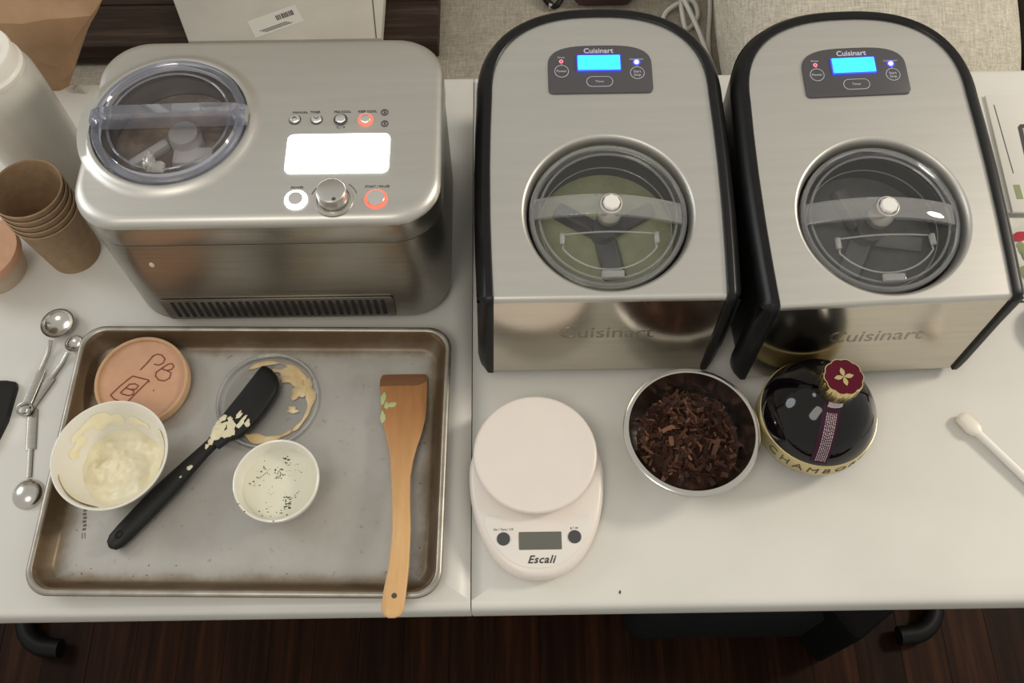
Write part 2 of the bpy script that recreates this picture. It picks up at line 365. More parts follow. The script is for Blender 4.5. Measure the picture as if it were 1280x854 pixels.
# ------------------------------------------------------------------ setting: floor of planks, back wall
rng = random.Random(7)
fl = MB(); fl.box((0, 0.3, -0.025), (5.0, 4.4, 0.03)); floor = fl.build('floor', M['floor_wood'], smooth=False); floor['kind'] = 'structure'
pk = MB(); pk.box((0, 0, 0), (0.0816, 1.5995, 0.012), bev=0.0005); proto = pk.build('plank', M['floor_wood'], floor, smooth=False)
k = 0
for i in range(-22, 23):
    off = rng.uniform(-0.7, 0.7)
    for j in (-1, 0, 1):
        o = proto if k == 0 else proto.copy()
        if k: COL.objects.link(o); o.parent = floor
        y = 0.3 + off + j * 1.6
        o.location = (i * 0.082, y, -0.006 + rng.uniform(-0.0006, 0.0)); k += 1
wl = MB(); wl.box((0, 2.52, 1.3), (5.0, 0.08, 2.6)); wb = wl.build('wall_back', mat('wall_paint', (0.55, 0.52, 0.46), None, 0.8), smooth=False); wb['kind'] = 'structure'

# ------------------------------------------------------------------ folding table
tb = root('folding_table', 'long white plastic folding table with a centre seam and dark legs', 'table', (-0.0496, 0.592, 0))
def tabletop(x0, x1):
    m = MB(); cx, hx = (x0 + x1) / 2, (x1 - x0) / 2; hy = 0.381; rr_ = 0.0006
    R = []
    for z, ins in ((TZ - 0.045, 0.006), (TZ - 0.040, 0.001), (TZ - 0.030, 0.0), (TZ - 0.010, 0.0), (TZ - 0.004, 0.0015), (TZ - 0.001, 0.005), (TZ, 0.010), (TZ, 0.03)):
        iy = ins; ix = ins if ins > 0.02 else min(ins, 0.0004)
        R.append([(x, y, z) for x, y in rrect(hx - ix, hy - iy, rr_, 4, cx, 0)])
    m.loft(R, cap0=True, cap1=True)
    return m.build('tabletop', M['table'], tb, angle=50)
tabletop(-0.914, -0.0002); tabletop(0.0002, 0.914)
for sgn in (-1, 1):
    m = MB(); X = sgn * 0.83 - 0.017
    P = []
    # a floor bar of bent tube: comes from the back, curves inwards at the front, with two uprights
    P += [(X, 0.28 - t * 0.5 / 10, 0.022) for t in range(10)]
    for t in range(0, 9):
        a = PI / 2 * t / 8; P.append((X - sgn * 0.055 * (1 - math.cos(a)), -0.22 - 0.055 * math.sin(a) - 0.02, 0.022))
    P += [(X - sgn * 0.074, -0.297, 0.022)]
    m.tube(P, 0.0175, 12); m.build('leg', M['leg_black'], tb)
    m = MB()
    for y in (-0.12, 0.2): m.tube([(X, y, 0.022), (X, y, 0.4), (X, y * 0.9, TZ - 0.046)], 0.0125, 10)
    m.build('leg', M['leg_black'], tb)

# ------------------------------------------------------------------ left ice cream maker (compact, stainless, white display)
def left_maker():
    t = root('ice_cream_maker', 'boxy stainless ice cream maker with glowing white display behind the baking tray', 'ice cream maker', (-0.27, 0.70, TZ))
    HX, HY, CX = 0.1985, 0.129, -0.003
    m = MB(); R = []
    for z, ins in ((0.006, 0.008), (0.010, 0.003), (0.016, 0.0015), (0.181, 0.0015), (0.1815, 0.004)):
        R.append([(x, y, z) for x, y in rrect(HX - ins, HY - ins, 0.052, 12, CX, 0)])
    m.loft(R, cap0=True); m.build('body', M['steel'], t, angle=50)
    for x in (-0.15, 0.15):
        for y in (-0.085, 0.085): m = MB(); m.lathe([(0, 0), (0.012, 0), (0.013, 0.007), (0, 0.007)], (x, y, 0), 16); m.build('foot', M['black_matt'], t)
    # top cover with a raised collar round the opening
    LC = (-0.107, 0.0035); N = 240
    angs = [2 * PI * i / N for i in range(N)]
    m = MB(); R = []
    for z, ins in ((0.2160, 0.0), (0.2165, 0.0), (0.2215, 0.0010), (0.2250, 0.0034), (0.2272, 0.0068), (0.228, 0.0115)):
        o = ray_outline(rrect(HX - ins, HY - ins, 0.053 - ins * 0.3, 14, CX, 0), LC, angs); R.append([(x, y, z) for x, y in o])
    for r, z in ((0.103, 0.2281), (0.0985, 0.2290), (0.0955, 0.2310), (0.0925, 0.2330), (0.0895, 0.2338), (0.0870, 0.2330), (0.0858, 0.228), (0.0855, 0.20)):
        R.append([(LC[0] + r * math.cos(a), LC[1] + r * math.sin(a), z) for a in angs])
    # keep the collar inside the deck on the left, where it nearly meets the edge
    def clampx(p): return (max(p[0], CX - HX + 0.0075), p[1], p[2])
    R = [[clampx(p) for p in r] if i > 6 else r for i, r in enumerate(R)]
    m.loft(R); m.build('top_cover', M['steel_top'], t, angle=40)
    m = MB(); m.loft([[(x, y, z) for x, y in rrect(HX - ins, HY - ins, 0.053, 14, CX, 0)] for z, ins in ((0.1835, 0.003), (0.1842, 0.0006), (0.1855, 0.0), (0.2162, 0.0))]); m.build('cover_band', M['steel_dimmed'], t)
    # bowl inside
    m = MB(); m.lathe([(0.0853, 0.2285), (0.0775, 0.2285), (0.0755, 0.225), (0.074, 0.12), (0.0, 0.118)], (*LC, 0), 64); m.build('inner_bowl', M['dark_steel'], t)
    m = MB(); m.lathe([(0.0740, 0.192), (0.06, 0.197), (0.03, 0.194), (0, 0.193)], (*LC, 0), 48); m.build('ice_cream', M['brown_mix'], t)
    m = MB(); rg = random.Random(3)
    m.lathe([(0, 0.220), (0.016, 0.220), (0.018, 0.216), (0.018, 0.17)], (LC[0] + 0.012, LC[1] - 0.006, 0), 20)
    m.box((LC[0] + 0.022, LC[1] - 0.028, 0.200), (0.046, 0.024, 0.018), bev=0.005); m.box((LC[0] - 0.03, LC[1] - 0.02, 0.198), (0.05, 0.012, 0.014), bev=0.004, R=Matrix.Rotation(0.7, 3, 'Z'))
    m.build('paddle', mat('milky_paddle', (0.60, 0.56, 0.54), None, 0.4), t)
    # clear bluish lid
    lid = MB(); lid.lathe([(0.0840, 0.229), (0.0848, 0.232), (0.0845, 0.2365), (0.0830, 0.2385), (0.0765, 0.2385), (0.0750, 0.2365), (0.0750, 0.231), (0.0840, 0.229)], (*LC, 0), 80)
    lido = lid.build('lid', M['clear_blue_edge'], t)
    m = MB(); m.lathe([(0.0750, 0.2340), (0.067, 0.2345), (0.065, 0.2315), (0, 0.2315)], (*LC, 0), 64); m.build('lid_pane', M['clear_blue'], lido)
    m = MB(); m.lathe([(0.0655, 0.2345), (0.067, 0.2355), (0.0685, 0.2345), (0.067, 0.2335), (0.0655, 0.2345)], (*LC, 0), 64); m.build('lid_ridge', M['clear_blue_edge'], lido)
    T = Tr(LC[0] + 0.004, LC[1] - 0.002, -0.007) @ Rz(0.02)
    m = MB(T); L = 0.0850; P = []; n = 22
    # handle: an upright arched rib, hollow in section, with rounded lugs at its ends
    for i in range(n + 1):
        x = -L + 2 * L * i / n; e = 1 - (abs(x) / L) ** 8
        P.append((x, 0.256 + 0.006 * e))
    R = [[(x, -0.011, 0.244), (x, -0.0095, z - 0.002), (x, -0.0075, z), (x, 0.0075, z), (x, 0.0095, z - 0.002), (x, 0.011, 0.244)] for x, z in P]
    m.loft(R, closed=False); m.face([m.v(p) for p in R[0]]); m.face([m.v(p) for p in R[-1]])
    m.build('lid_handle', M['clear_blue_edge'], lido, angle=30)
    for s in (-1, 1):
        m = MB(T); m.lathe([(0, 0.2575), (0.0055, 0.257), (0.007, 0.254), (0.007, 0.242)], (s * 0.076, -0.003, 0.001), 16); m.build('handle_lug', M['clear_blue_edge'], lido)
    m = MB(Tr(-0.1148, -0.062, 0.2375)); m.box((0, 0, 0.008), (0.010, 0.020, 0.017), bev=0.004); m.box((0.008, -0.004, 0.004), (0.016, 0.012, 0.009), bev=0.003); m.build('lid_tab', M['clear_rim'], lido)
    # controls
    z = 0.2283
    m = MB(); m.prism(rrect(0.0565, 0.0262, 0.007, 5, 0.0826, -0.0412), z - 0.001, z + 0.0012, 0.0006); m.build('display', M['led_white'], t)
    def cap(x, y, r, h, nm='button'):
        m = MB(); m.lathe([(r, 0), (r, h - 0.0012), (r - 0.0007, h), (r * 0.8, h + 0.0002), (0, h - 0.0004)], (x, y, z), 28); return m.build(nm, M['button_steel'], t)
    def bezel(x, y, r0, r1, mm, par, h=0.0012, nm='bezel'):
        m = MB(); m.lathe([(r0, 0), (r0, h), (r1, h), (r1, 0)], (x, y, z - 0.0002), 32); return m.build(nm, mm, par)
    for i, (x, y) in enumerate(((0.0316, 0.0064), (0.0558, 0.0060), (0.0826, 0.0054), (0.1104, 0.0050))):
        b = cap(x, y, 0.0058 if i < 3 else 0.0062, 0.0035)
        if i < 2: bezel(x, y, 0.0060, 0.0069, M['dark_grey'], b, 0.0008)
        if i == 2: bezel(x, y, 0.0062, 0.0078, M['dark_grey'], b)
        if i == 3: bezel(x, y, 0.0065, 0.0082, M['ring_red'], b, nm='light_ring')
        if i < 2:
            s = 1 if i == 0 else -1
            m = MB(); m.tube([(x - 0.0026, y - s * 0.0010, z + 0.0036), (x, y + s * 0.0014, z + 0.0036), (x + 0.0026, y - s * 0.0010, z + 0.0036)], 0.0005, 6); m.build('arrow_mark', M['print_dark'], b)
    b = cap(0.0421, -0.102, 0.0082, 0.004); bezel(0.0421, -0.102, 0.0085, 0.0122, M['ring_white'], b, nm='light_ring')
    b = cap(0.1274, -0.1025, 0.0098, 0.004); bezel(0.1274, -0.1025, 0.0102, 0.0120, M['ring_red'], b, nm='light_ring')
    kb = (0.0825, -0.1035)
    m = MB(); m.lathe([(0.0215, 0), (0.0210, 0.0022), (0.0180, 0.0026), (0.0172, 0.0005), (0.0, 0.0005)], (*kb, z - 0.0003), 40); kr = m.build('knob_ring', M['satin'], t)
    m = MB(); m.lathe([(0.0158, 0.0), (0.0158, 0.017), (0.0150, 0.0185), (0.0142, 0.019), (0, 0.0188)], (*kb, z), 40); kn = m.build('knob', M['satin'], t)
    m = MB(); m.lathe([(0.0, 0.0), (0.0022, 0), (0.0022, 0.0004), (0, 0.0004)], (kb[0] + 0.004, kb[1] - 0.0115, z + 0.0188), 12); m.build('knob_mark', M['button_grey'], kn)
    for x, y in ((0.1313, 0.0150), (0.1321, -0.0010)):
        m = MB(); m.lathe([(0.0030, 0), (0.0030, 0.0008), (0.0042, 0.0008), (0.0042, 0)], (x, y, z - 0.0002), 20); m.lathe([(0.0012, 0), (0.0012, 0.0008), (0, 0.0008)], (x, y, z - 0.0002), 10); m.build('icon_button', M['dark_grey'], t)
    for s_, x, y, sz in (('MANUAL  TIMER', 0.0437, 0.0166, 0.0042), ('PRE-COOL', 0.0840, 0.0166, 0.0040), ('KEEP COOL', 0.1120, 0.0166, 0.0040), ('POWER', 0.0421, -0.0862, 0.0040), ('START | PAUSE', 0.1280, -0.0862, 0.0040), ('°C | °F', 0.083, -0.0055, 0.0036)):
        text(s_, sz, M['print_dark'], t, Tr(x, y, z + 0.0001))
    m = MB()
    for a0, a1 in ((0.35, 0.95), (1.25, 1.9), (2.2, 2.8)):
        n = 8; m.tube([(kb[0] + 0.0255 * math.cos(a0 + (a1 - a0) * i / n), kb[1] + 0.0255 * math.sin(a0 + (a1 - a0) * i / n), z) for i in range(n + 1)], 0.0004, 5)
    m.build('dial_scale', M['print_dark'], t)
    # vent slots low on the front
    m = MB(); m.prism([(x, y) for x, y in rrect(0.141, 0.0235, 0.004, 3)], 0, 0.0012); 
    vp = m.build('vent_panel', M['steel'], t); vp.location = (-0.014, -HY + 0.0008, 0.0395); vp.rotation_euler = (PI / 2, 0, 0)
    m = MB(); m.box((0, 0, 0), (0.0046, 0.0016, 0.036)); sl = m.build('vent_slot', mat('vent_dark', (0.01, 0.01, 0.01), None, 0.8), t, smooth=False)
    for i in range(29):
        o = sl if i == 0 else sl.copy()
        if i: COL.objects.link(o); o.parent = t
        o.location = (-0.1415 + i * 0.00911, -HY - 0.0000, 0.0395)
    m = MB(); m.lathe([(0, 0.0012), (0.0022, 0.0008), (0.003, 0)], (0, 0, 0), 10, sy=1.8)
    dr = m.build('drip', M['smear'], t); dr.location = (-0.137, -HY + 0.0015, 0.142); dr.rotation_euler = (PI / 2, 0.15, 0)
    return t
left_maker()

# ------------------------------------------------------------------ the two tall black-and-steel makers
TH = math.radians(8)
def big_maker(loc, rz, label, mix, paddle_mat, hubtilt, paddle_rot):
    t = root('ice_cream_maker', label, 'ice cream maker', loc, rz, 'tall black and steel ice cream makers')
    PT = Tr(0, 0, 0.178) @ Rx(TH)
    # the front leans back a little: the top sits 2.5 % farther out than an upright front would put it
    Cl = (Tr(*loc) @ Rz(rz)).inverted() @ Vector((0, 0, TZ + 1.0722))
    PT = Matrix.Translation(Cl) @ Matrix.Scale(1.025, 4) @ Matrix.Translation(-Cl) @ PT
    def fp(x, q):      # point on the front sheet: x -1..1, q 0 (foot) .. 1 (fold)
        return Vector((-0.003 + 0.1255 * x, -0.0045, 0.0135)).lerp(PT @ Vector((0.1246 * x, 0.0015, -0.0006)), q)
    FN = (fp(1, 0) - fp(-1, 0)).cross(fp(0, 1) - fp(0, 0)).normalized()
    def outline(off, n=40):
        """right front corner -> over the arch -> left front corner, in slope coordinates (x, s)"""
        out = [(0.1245 + off, s_) for s_ in (0.012, 0.05, 0.10, 0.16, 0.21)]
        out = [(0.1245 + off + 0.003 * math.sin(PI * min(1, s_ / 0.26)), s_) for _, s_ in out]
        ex = 2.5
        for i in range(n + 1):
            a = PI * i / n; ca, sa = math.cos(a), math.sin(a)
            out.append(((0.1245 + off) * math.copysign(abs(ca) ** (2 / ex), ca), 0.25 + (0.109 + off) * abs(sa) ** (2 / ex)))
        out += [(-x, s_) for x, s_ in reversed([(0.1245 + off + 0.003 * math.sin(PI * min(1, s_ / 0.26)), s_) for s_ in (0.012, 0.05, 0.10, 0.16, 0.21)])]
        return out
    # housing: black shell under the rim
    m = MB(); o = outline(0.0185); top = [PT @ Vector((x, s_, -0.014)) for x, s_ in o]
    top = [fp(1.145, 0.93) - FN * 0.004] + top + [fp(-1.145, 0.93) - FN * 0.004]
    def low(z, k=0.0): return [Vector((p.x * (1 - k), 0.003 + (p.y - 0.003) * (1 - k * 0.4) + (0.004 if z < 0.02 and p.y < 0.01 else 0), z)) for p in top]
    m.loft([low(0.007, 0.03), low(0.03, 0.006), low(0.10), top], cap0=True)
    m.build('housing', M['black'], t, angle=40)
    # rim: swept border up the front edges and round the arch
    m = MB(); path = []
    def cn(o, i):
        a = o[max(i - 1, 0)]; b = o[min(i + 1, len(o) - 1)]; tx, ty = b[0] - a[0], b[1] - a[1]; l = math.hypot(tx, ty); return (ty / l, -tx / l)
    oc = outline(0.0)
    nf = FN; ns = (PT.to_3x3() @ Vector((0, 0, 1))).normalized()
    sec = [(0.0, -0.006), (0.0, 0.0022), (0.0012, 0.0032), (0.0075, 0.0032), (0.0095, 0.0024), (0.0165, -0.006), (0.0188, -0.012), (0.0188, -0.03), (0.004, -0.03)]
    def ring(P, outw, nrm): return [P + outw * u + nrm * v_ for u, v_ in sec]
    R = []
    FQ = ((0.0, 0.75), (0.04, 0.9), (0.15, 1.0), (0.45, 1.0), (0.75, 1.0), (0.94, 1.0))
    for q_, k_ in FQ:
        P = fp(1, q_); R.append([P + Vector((1, 0, 0)) * u * k_ + nf * (v_ if v_ > -0.02 else -0.02) for u, v_ in sec])
    for q in (0.25, 0.5, 0.75):
        nn = nf.lerp(ns, q).normalized(); a = q * (PI / 2)
        P = fp(1, 0.96).lerp(PT @ Vector((0.1245, 0.010, 0)), q) + (Vector((0, -1, 0.8)).normalized()) * 0.0030 * math.sin(PI * q)
        R.append(ring(P, Vector((1, 0, 0)), nn))
    for i, (x, s_) in enumerate(oc):
        ox, oy = cn(oc, i); outw = (PT.to_3x3() @ Vector((ox, oy, 0))).normalized()
        if i < 2: outw = Vector((1, 0, 0))
        if i > len(oc) - 3: outw = Vector((-1, 0, 0))
        R.append(ring(PT @ Vector((x, s_, 0)), outw, ns))
    for q in (0.75, 0.5, 0.25):
        nn = nf.lerp(ns, q).normalized()
        P = fp(-1, 0.96).lerp(PT @ Vector((-0.1245, 0.010, 0)), q) + (Vector((0, -1, 0.8)).normalized()) * 0.0030 * math.sin(PI * q)
        R.append(ring(P, Vector((-1, 0, 0)), nn))
    for q_, k_ in reversed(FQ):
        P = fp(-1, q_); R.append([P + Vector((-1, 0, 0)) * u * k_ + nf * (v_ if v_ > -0.02 else -0.02) for u, v_ in sec])
    m.loft(R, cap0=True, cap1=True); m.build('side_trim', M['black'], t, angle=32)
    for x in (-0.11, 0.11):
        for y in (0.03, 0.30): m = MB(); m.lathe([(0, 0), (0.012, 0), (0.013, 0.007), (0, 0.007)], (x, y, 0), 14); m.build('foot', M['black_matt'], t)
    # steel front and top in one folded sheet with a dished opening
    C = (0.003, 0.1045); N = 160; angs = [2 * PI * i / N for i in range(N)]
    x0, s0 = 0.1246, 0.006
    poly = [(-x0, s0), (x0, s0)] + [p for p in outline(0.0012) if p[1] > 0.03]
    corner = [math.atan2(s0 - C[1], x0 - C[0]) % (2 * PI), math.atan2(s0 - C[1], -x0 - C[0]) % (2 * PI)]
    angs = sorted(set(angs + corner))
    m = MB(PT); ro = ray_outline(poly, C, angs); R = [[(x, y, 0) for x, y in ro], [(C[0] + (x - C[0]) * 0.992, C[1] + (y - C[1]) * 0.992, 0) for x, y in ro]]
    for r, h in ((0.0971, 0.0), (0.0965, 0.0), (0.0950, -0.0006), (0.0935, -0.0022), (0.0922, -0.005), (0.0910, -0.010), (0.0904, -0.018), (0.0900, -0.036)):
        R.append([(C[0] + r * math.cos(a), C[1] + r * math.sin(a), h) for a in angs])
    m.loft(R)
    m.T = Matrix.Identity(4); cc = 8; rows = []
    for i in range(cc + 1):
        q = i / cc; row = []
        for x in (-1, 1):
            a = PT @ Vector((x0 * x, s0, 0)); c_ = PT @ Vector((x0 * x, 0.0012, 0)); b_ = fp(x, 0.955); row.append(a * (1 - q) ** 2 + c_ * 2 * q * (1 - q) + b_ * q * q)
        rows.append(row)
    m.loft(rows, closed=False)
    bmesh.ops.remove_doubles(m.bm, verts=m.bm.verts, dist=0.00005)
    m.build('steel_panel', M['steel_top'], t, angle=30)
    m = MB(); m.loft([[fp(-1, q_), fp(1, q_)] for q_ in (0.956, 0.5, 0.0)], closed=False); m.build('front_panel', M['front_steel'], t)
    # embossed maker's name on the front
    text('Cuisinart', 0.030, M['steel'], t, Matrix.Translation(fp(0.02, 0.54)) @ Rx(math.atan2(-FN.y, FN.z)), 'embossed_lettering', 0.0003)
    # bowl, contents, paddle
    LC = (0.003, 0.1045)
    PB = PT @ Tr(LC[0], LC[1], -0.0145) @ Matrix.Diagonal((0.972, 0.972, 1, 1))
    m = MB(PB); m.lathe([(0.0928, -0.008), (0.0885, -0.009), (0.0870, -0.012), (0.0862, -0.018)], n=64); m.build('bowl_seal', M['black'], t)
    m = MB(PB); m.lathe([(0.0868, -0.012), (0.0850, -0.014), (0.0840, -0.03), (0.0815, -0.09), (0.0, -0.095)], n=64); m.build('inner_bowl', M['bowl_dark'], t)
    m = MB(PB); m.lathe([(0.0832, -0.052), (0.06, -0.050), (0.03, -0.0515), (0, -0.052)], n=48); m.build('ice_cream', mix, t)
    m = MB(PB @ Rz(paddle_rot))
    for a, l, w in ((0.0, 0.058, 0.020), (2.3, 0.05, 0.026), (4.2, 0.060, 0.018)):
        Rm = Matrix.Rotation(a, 3, 'Z'); m.box(Rm @ Vector((l / 2 + 0.008, 0, -0.048)), (l, w, 0.014), bev=0.003, R=Rm @ Matrix.Rotation(0.35, 3, 'X'))
    m.lathe([(0.015, -0.058), (0.015, -0.024), (0.0, -0.024)], n=20); m.build('paddle', paddle_mat, t)
    # clear lid
    m = MB(PB); m.lathe([(0.0895, -0.006), (0.0905, 0.0), (0.0900, 0.0055), (0.0880, 0.0070), (0.0850, 0.0065), (0.0840, 0.003), (0.0845, -0.006), (0.0895, -0.006)], n=96); lid = m.build('lid', M['clear_edge'], t)
    m = MB(PB); m.lathe([(0.0845, 0.0035), (0.078, 0.0040), (0, 0.0040)], n=64); m.build('lid_pane', M['clear'], lid)
    m = MB(PB); m.lathe([(0.0768, 0.0042), (0.0778, 0.0054), (0.0792, 0.0054), (0.0800, 0.0042)], n=72); m.build('lid_ridge', M['clear_edge'], lid)
    m = MB(PB); m.tube(circle(0.0765, 64, 0, 0, -0.0225), 0.0009, 6, closed=True); m.build('skirt_edge', M['clear_rim'], lid)
    n = 26; L = 0.0845; R = []
    HB = PB @ Tr(0, 0.004, 0) @ Rz(-0.05)
    m = MB(HB)
    for i in range(n + 1):
        x = -L + 2 * L * i / n; h = 0.006 + 0.019 * (1 - (x / L) ** 2); w = 0.0125
        R.append([(x, -w, h - 0.006), (x, -w, h - 0.0006), (x, -w + 0.0012, h), (x, w - 0.0012, h), (x, w, h - 0.0006), (x, w, h - 0.006)])
    m.loft(R, closed=False); m.build('lid_handle', M['clear_handle'], lid, angle=30)
    # spout flap outlined on the pane
    P = [(-0.051, -0.024), (-0.052, -0.034)]
    for i in range(15):
        a = math.radians(216) + math.radians(108) * i / 14; P.append((0.0655 * math.cos(a), 0.0635 * math.sin(a) - 0.004))
    P += [(0.052, -0.034), (0.051, -0.024)]
    P = [(P[-1][0] + (P[0][0] - P[-1][0]) * q, -0.024 + 0.003 * math.sin(PI * q)) for q in [0.1 * k_ for k_ in range(1, 10)]] + P
    m = MB(PB); m.tube([(x, y, 0.0050) for x, y in P], 0.0012, 6, closed=True); fl_ = m.build('spout_flap', M['clear_rim'], lid)
    for sx in (-1, 1):
        m = MB(PB); m.box((sx * 0.0535, -0.030, 0.0065), (0.006, 0.014, 0.006), bev=0.0015); m.build('flap_hinge', M['clear_rim'], lid)
    m = MB(PB); m.box((0.002, -0.074, 0.0065), (0.026, 0.009, 0.005), bev=0.0015); m.build('lid_latch', M['clear_rim'], lid)
    HT = PB @ Tr(0.002, 0.004, 0.0) @ Rx(hubtilt)
    m = MB(HT); m.lathe([(0.0145, -0.004), (0.0140, 0.020), (0.0125, 0.026), (0.011, 0.0265)], n=24); hub = m.build('paddle_hub', M['milky'], t)
    m = MB(HT); m.lathe([(0.0090, -0.004), (0.0090, 0.022), (0.0098, 0.0235), (0.0098, 0.029), (0.0085, 0.0305), (0, 0.0305)], n=8); m.build('hub_cap', M['white_plastic'], hub, angle=25)
    # control panel
    pts = [(-0.060, 0.256), (0.060, 0.256)]
    pl = rrect(0.0605, 0.0215, 0.006, 5, 0.001, 0.2755)
    pl = [p for p in pl if p[1] < 0.272] 
    left = [p for p in pl if p[0] < 0]; right = [p for p in pl if p[0] > 0]
    arch = [(0.001 + 0.0605 * math.copysign(abs(math.cos(a)) ** 0.62, math.cos(a)), 0.290 + 0.0285 * math.sin(a) ** 0.75 * (1.0)) for a in [PI * i / 24 for i in range(25)]]
    poly = right + arch + left
    cx = sum(p[0] for p in poly) / len(poly); cy = sum(p[1] for p in poly) / len(poly)
    poly.sort(key=lambda p: math.atan2(p[1] - cy, p[0] - cx))
    m = MB(PT); m.prism(poly, -0.001, 0.0022, 0.0010); cp = m.build('control_panel', M['dark_grey'], t)
    m = MB(PT); m.prism(rrect(0.0252, 0.0102, 0.001, 2, 0.0, 0.2934), 0.0015, 0.0042); m.build('display_halo_rim', M['lcd_halo'], cp)  # raised glowing border, added to throw a blue halo onto the panel
    m = MB(PT); m.prism(rrect(0.0243, 0.0094, 0.0006, 2, 0.0, 0.2934), 0.0020, 0.0045); m.build('display', M['lcd_cyan'], cp)
    text('Cuisinart', 0.0094, M['print_light'], cp, PT @ Tr(0.0, 0.3103, 0.0024), 'lettering', bold=0.0002)
    def tubering(P, r=0.0004): m = MB(PT); m.tube(P, r, 5, closed=True); return m
    for x, s_ in ((-0.0435, 0.2835), (0.0440, 0.2800)):
        b = tubering([(x + 0.0080 * math.cos(a), s_ + 0.0080 * math.sin(a), 0.0023) for a in [2 * PI * i / 24 for i in range(24)]]).build('button', M['print_light'], cp)
        text('Power' if x < 0 else 'Start\nStop', 0.0045, M['print_light'], b, PT @ Tr(x, s_ - (0 if x < 0 else 0.0005), 0.0023))
        text('Power' if x < 0 else 'Compressor', 0.0032, M['print_light'], b, PT @ Tr(x, s_ + 0.0185, 0.0023))
        m = MB(PT); m.tube([(x, s_ + 0.0080, 0.0023), (x, s_ + 0.0115, 0.0023)], 0.0003, 5); m.build('leader_line', M['print_light'], b)
    b = tubering([(x, y, 0.0023) for x, y in rrect(0.0150, 0.0066, 0.0065, 8, 0.0, 0.2690)]).build('button', M['print_light'], cp)
    text('Timer', 0.0042, M['print_light'], b, PT @ Tr(0, 0.2690, 0.0023))
    m = MB(PT); m.lathe([(0.0012, 0.002), (0.0018, 0.0030), (0.0024, 0.002)], (-0.0437, 0.2968, 0), 16); m.build('red_light', M['led_red'], cp)
    m = MB(PT); m.lathe([(0.0026, 0.002), (0.0020, 0.0036), (0, 0.0040)], (0.0438, 0.2945, 0), 14); m.build('blue_light', M['led_blue'], cp)
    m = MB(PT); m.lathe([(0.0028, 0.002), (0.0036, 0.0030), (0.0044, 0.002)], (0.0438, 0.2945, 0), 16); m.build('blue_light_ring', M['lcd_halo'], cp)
    return t
big_maker((0.1057, 0.4985, TZ), 0.0, 'tall black and steel ice cream maker with green mix under its lid', M['green_mix'], M['grey_paddle'], 0.0, 2.6)
big_maker((0.4097, 0.489, TZ), 0.035, 'tall black and steel ice cream maker behind the round dark bottle, without green mix', M['dark_mix'], M['grey_paddle_light'], 0.0, 1.9)

# ------------------------------------------------------------------ baking tray
PAN = (-0.3052, 0.3889, TZ); PANR = -0.0221
def baking_tray():
    t = root('baking_tray', 'large stained aluminium baking tray holding bowls, lids and spatulas', 'tray', PAN, PANR)
    m = MB(); R = []
    for z, ins, r in ((0.0014, 0.034, 0.012), (0.0014, 0.0235, 0.018), (0.0020, 0.0205, 0.0205), (0.0045, 0.0180, 0.0225), (0.0215, 0.0105, 0.026), (0.0250, 0.0085, 0.027), (0.0252, 0.0070, 0.0275)):
        R.append([(x, y, z) for x, y in rrect(0.2285 - ins, 0.165 - ins, r, 10)])
    Ro = []
    for z, ins, r in ((0.0235, 0.0072, 0.0275), (0.0210, 0.0092, 0.026), (0.0030, 0.0185, 0.0222), (0.0, 0.0225, 0.019)):
        Ro.append([(x, y, z) for x, y in rrect(0.2285 - ins, 0.165 - ins, r, 10)])
    m.loft(R + Ro, cap0=True, cap1=True); m.build('pan_body', M['pan'], t, angle=50)
    m = MB(); R = []
    for k in range(10):
        a = 2 * PI * k / 10; ins = 0.0042 + 0.0042 * math.cos(a); z = 0.0224 + 0.0040 * math.sin(a)
        R.append([(x, y, z) for x, y in rrect(0.2285 - ins, 0.165 - ins, 0.030 - ins * 0.7, 10)])
    m.loft(R, loop=True); m.build('rolled_rim', M['pan_rim'], t, angle=60)
    # burnt-on crust spots and a stamped mark at the left
    m = MB(); rg = random.Random(11)
    for i in range(30):
        e = rg.random(); x = rg.uniform(-0.19, 0.19) if e < 0.55 else rg.choice((-1, 1)) * rg.uniform(0.185, 0.203)
        y = (-1 if rg.random() < 0.8 else 1) * rg.uniform(0.125, 0.139) if e < 0.55 else rg.uniform(-0.13, 0.10)
        rnd_blob(m, (x, y, 0.0013), rg.uniform(0.0006, 0.0022), rg.uniform(0.0005, 0.0012), 0.0003, rg, 8, 2, 0.4)
    o = m.build('burnt_crumbs', mat('burnt_crust', (0.07, 0.045, 0.025), (0.13, 0.085, 0.045), 0.7), t); o['kind'] = 'stuff'
    m = MB(Tr(-0.183, -0.085, 0.0014) @ Rz(0.18))
    for i in range(9): m.box((-0.001 + 0.0006 * (i % 2), 0.0045 * i, 0.0001), (0.004, 0.0028, 0.0003))
    m.box((-0.003, -0.0075, 0.0001), (0.0009, 0.007, 0.0003)); m.box((0.000, -0.0075, 0.0001), (0.0009, 0.007, 0.0003))
    m.build('stamped_mark', mat('stamp_dark', (0.12, 0.105, 0.085), None, 0.6), t, smooth=False)
    return t
baking_tray()
PZ = TZ + 0.0016        # floor of the tray

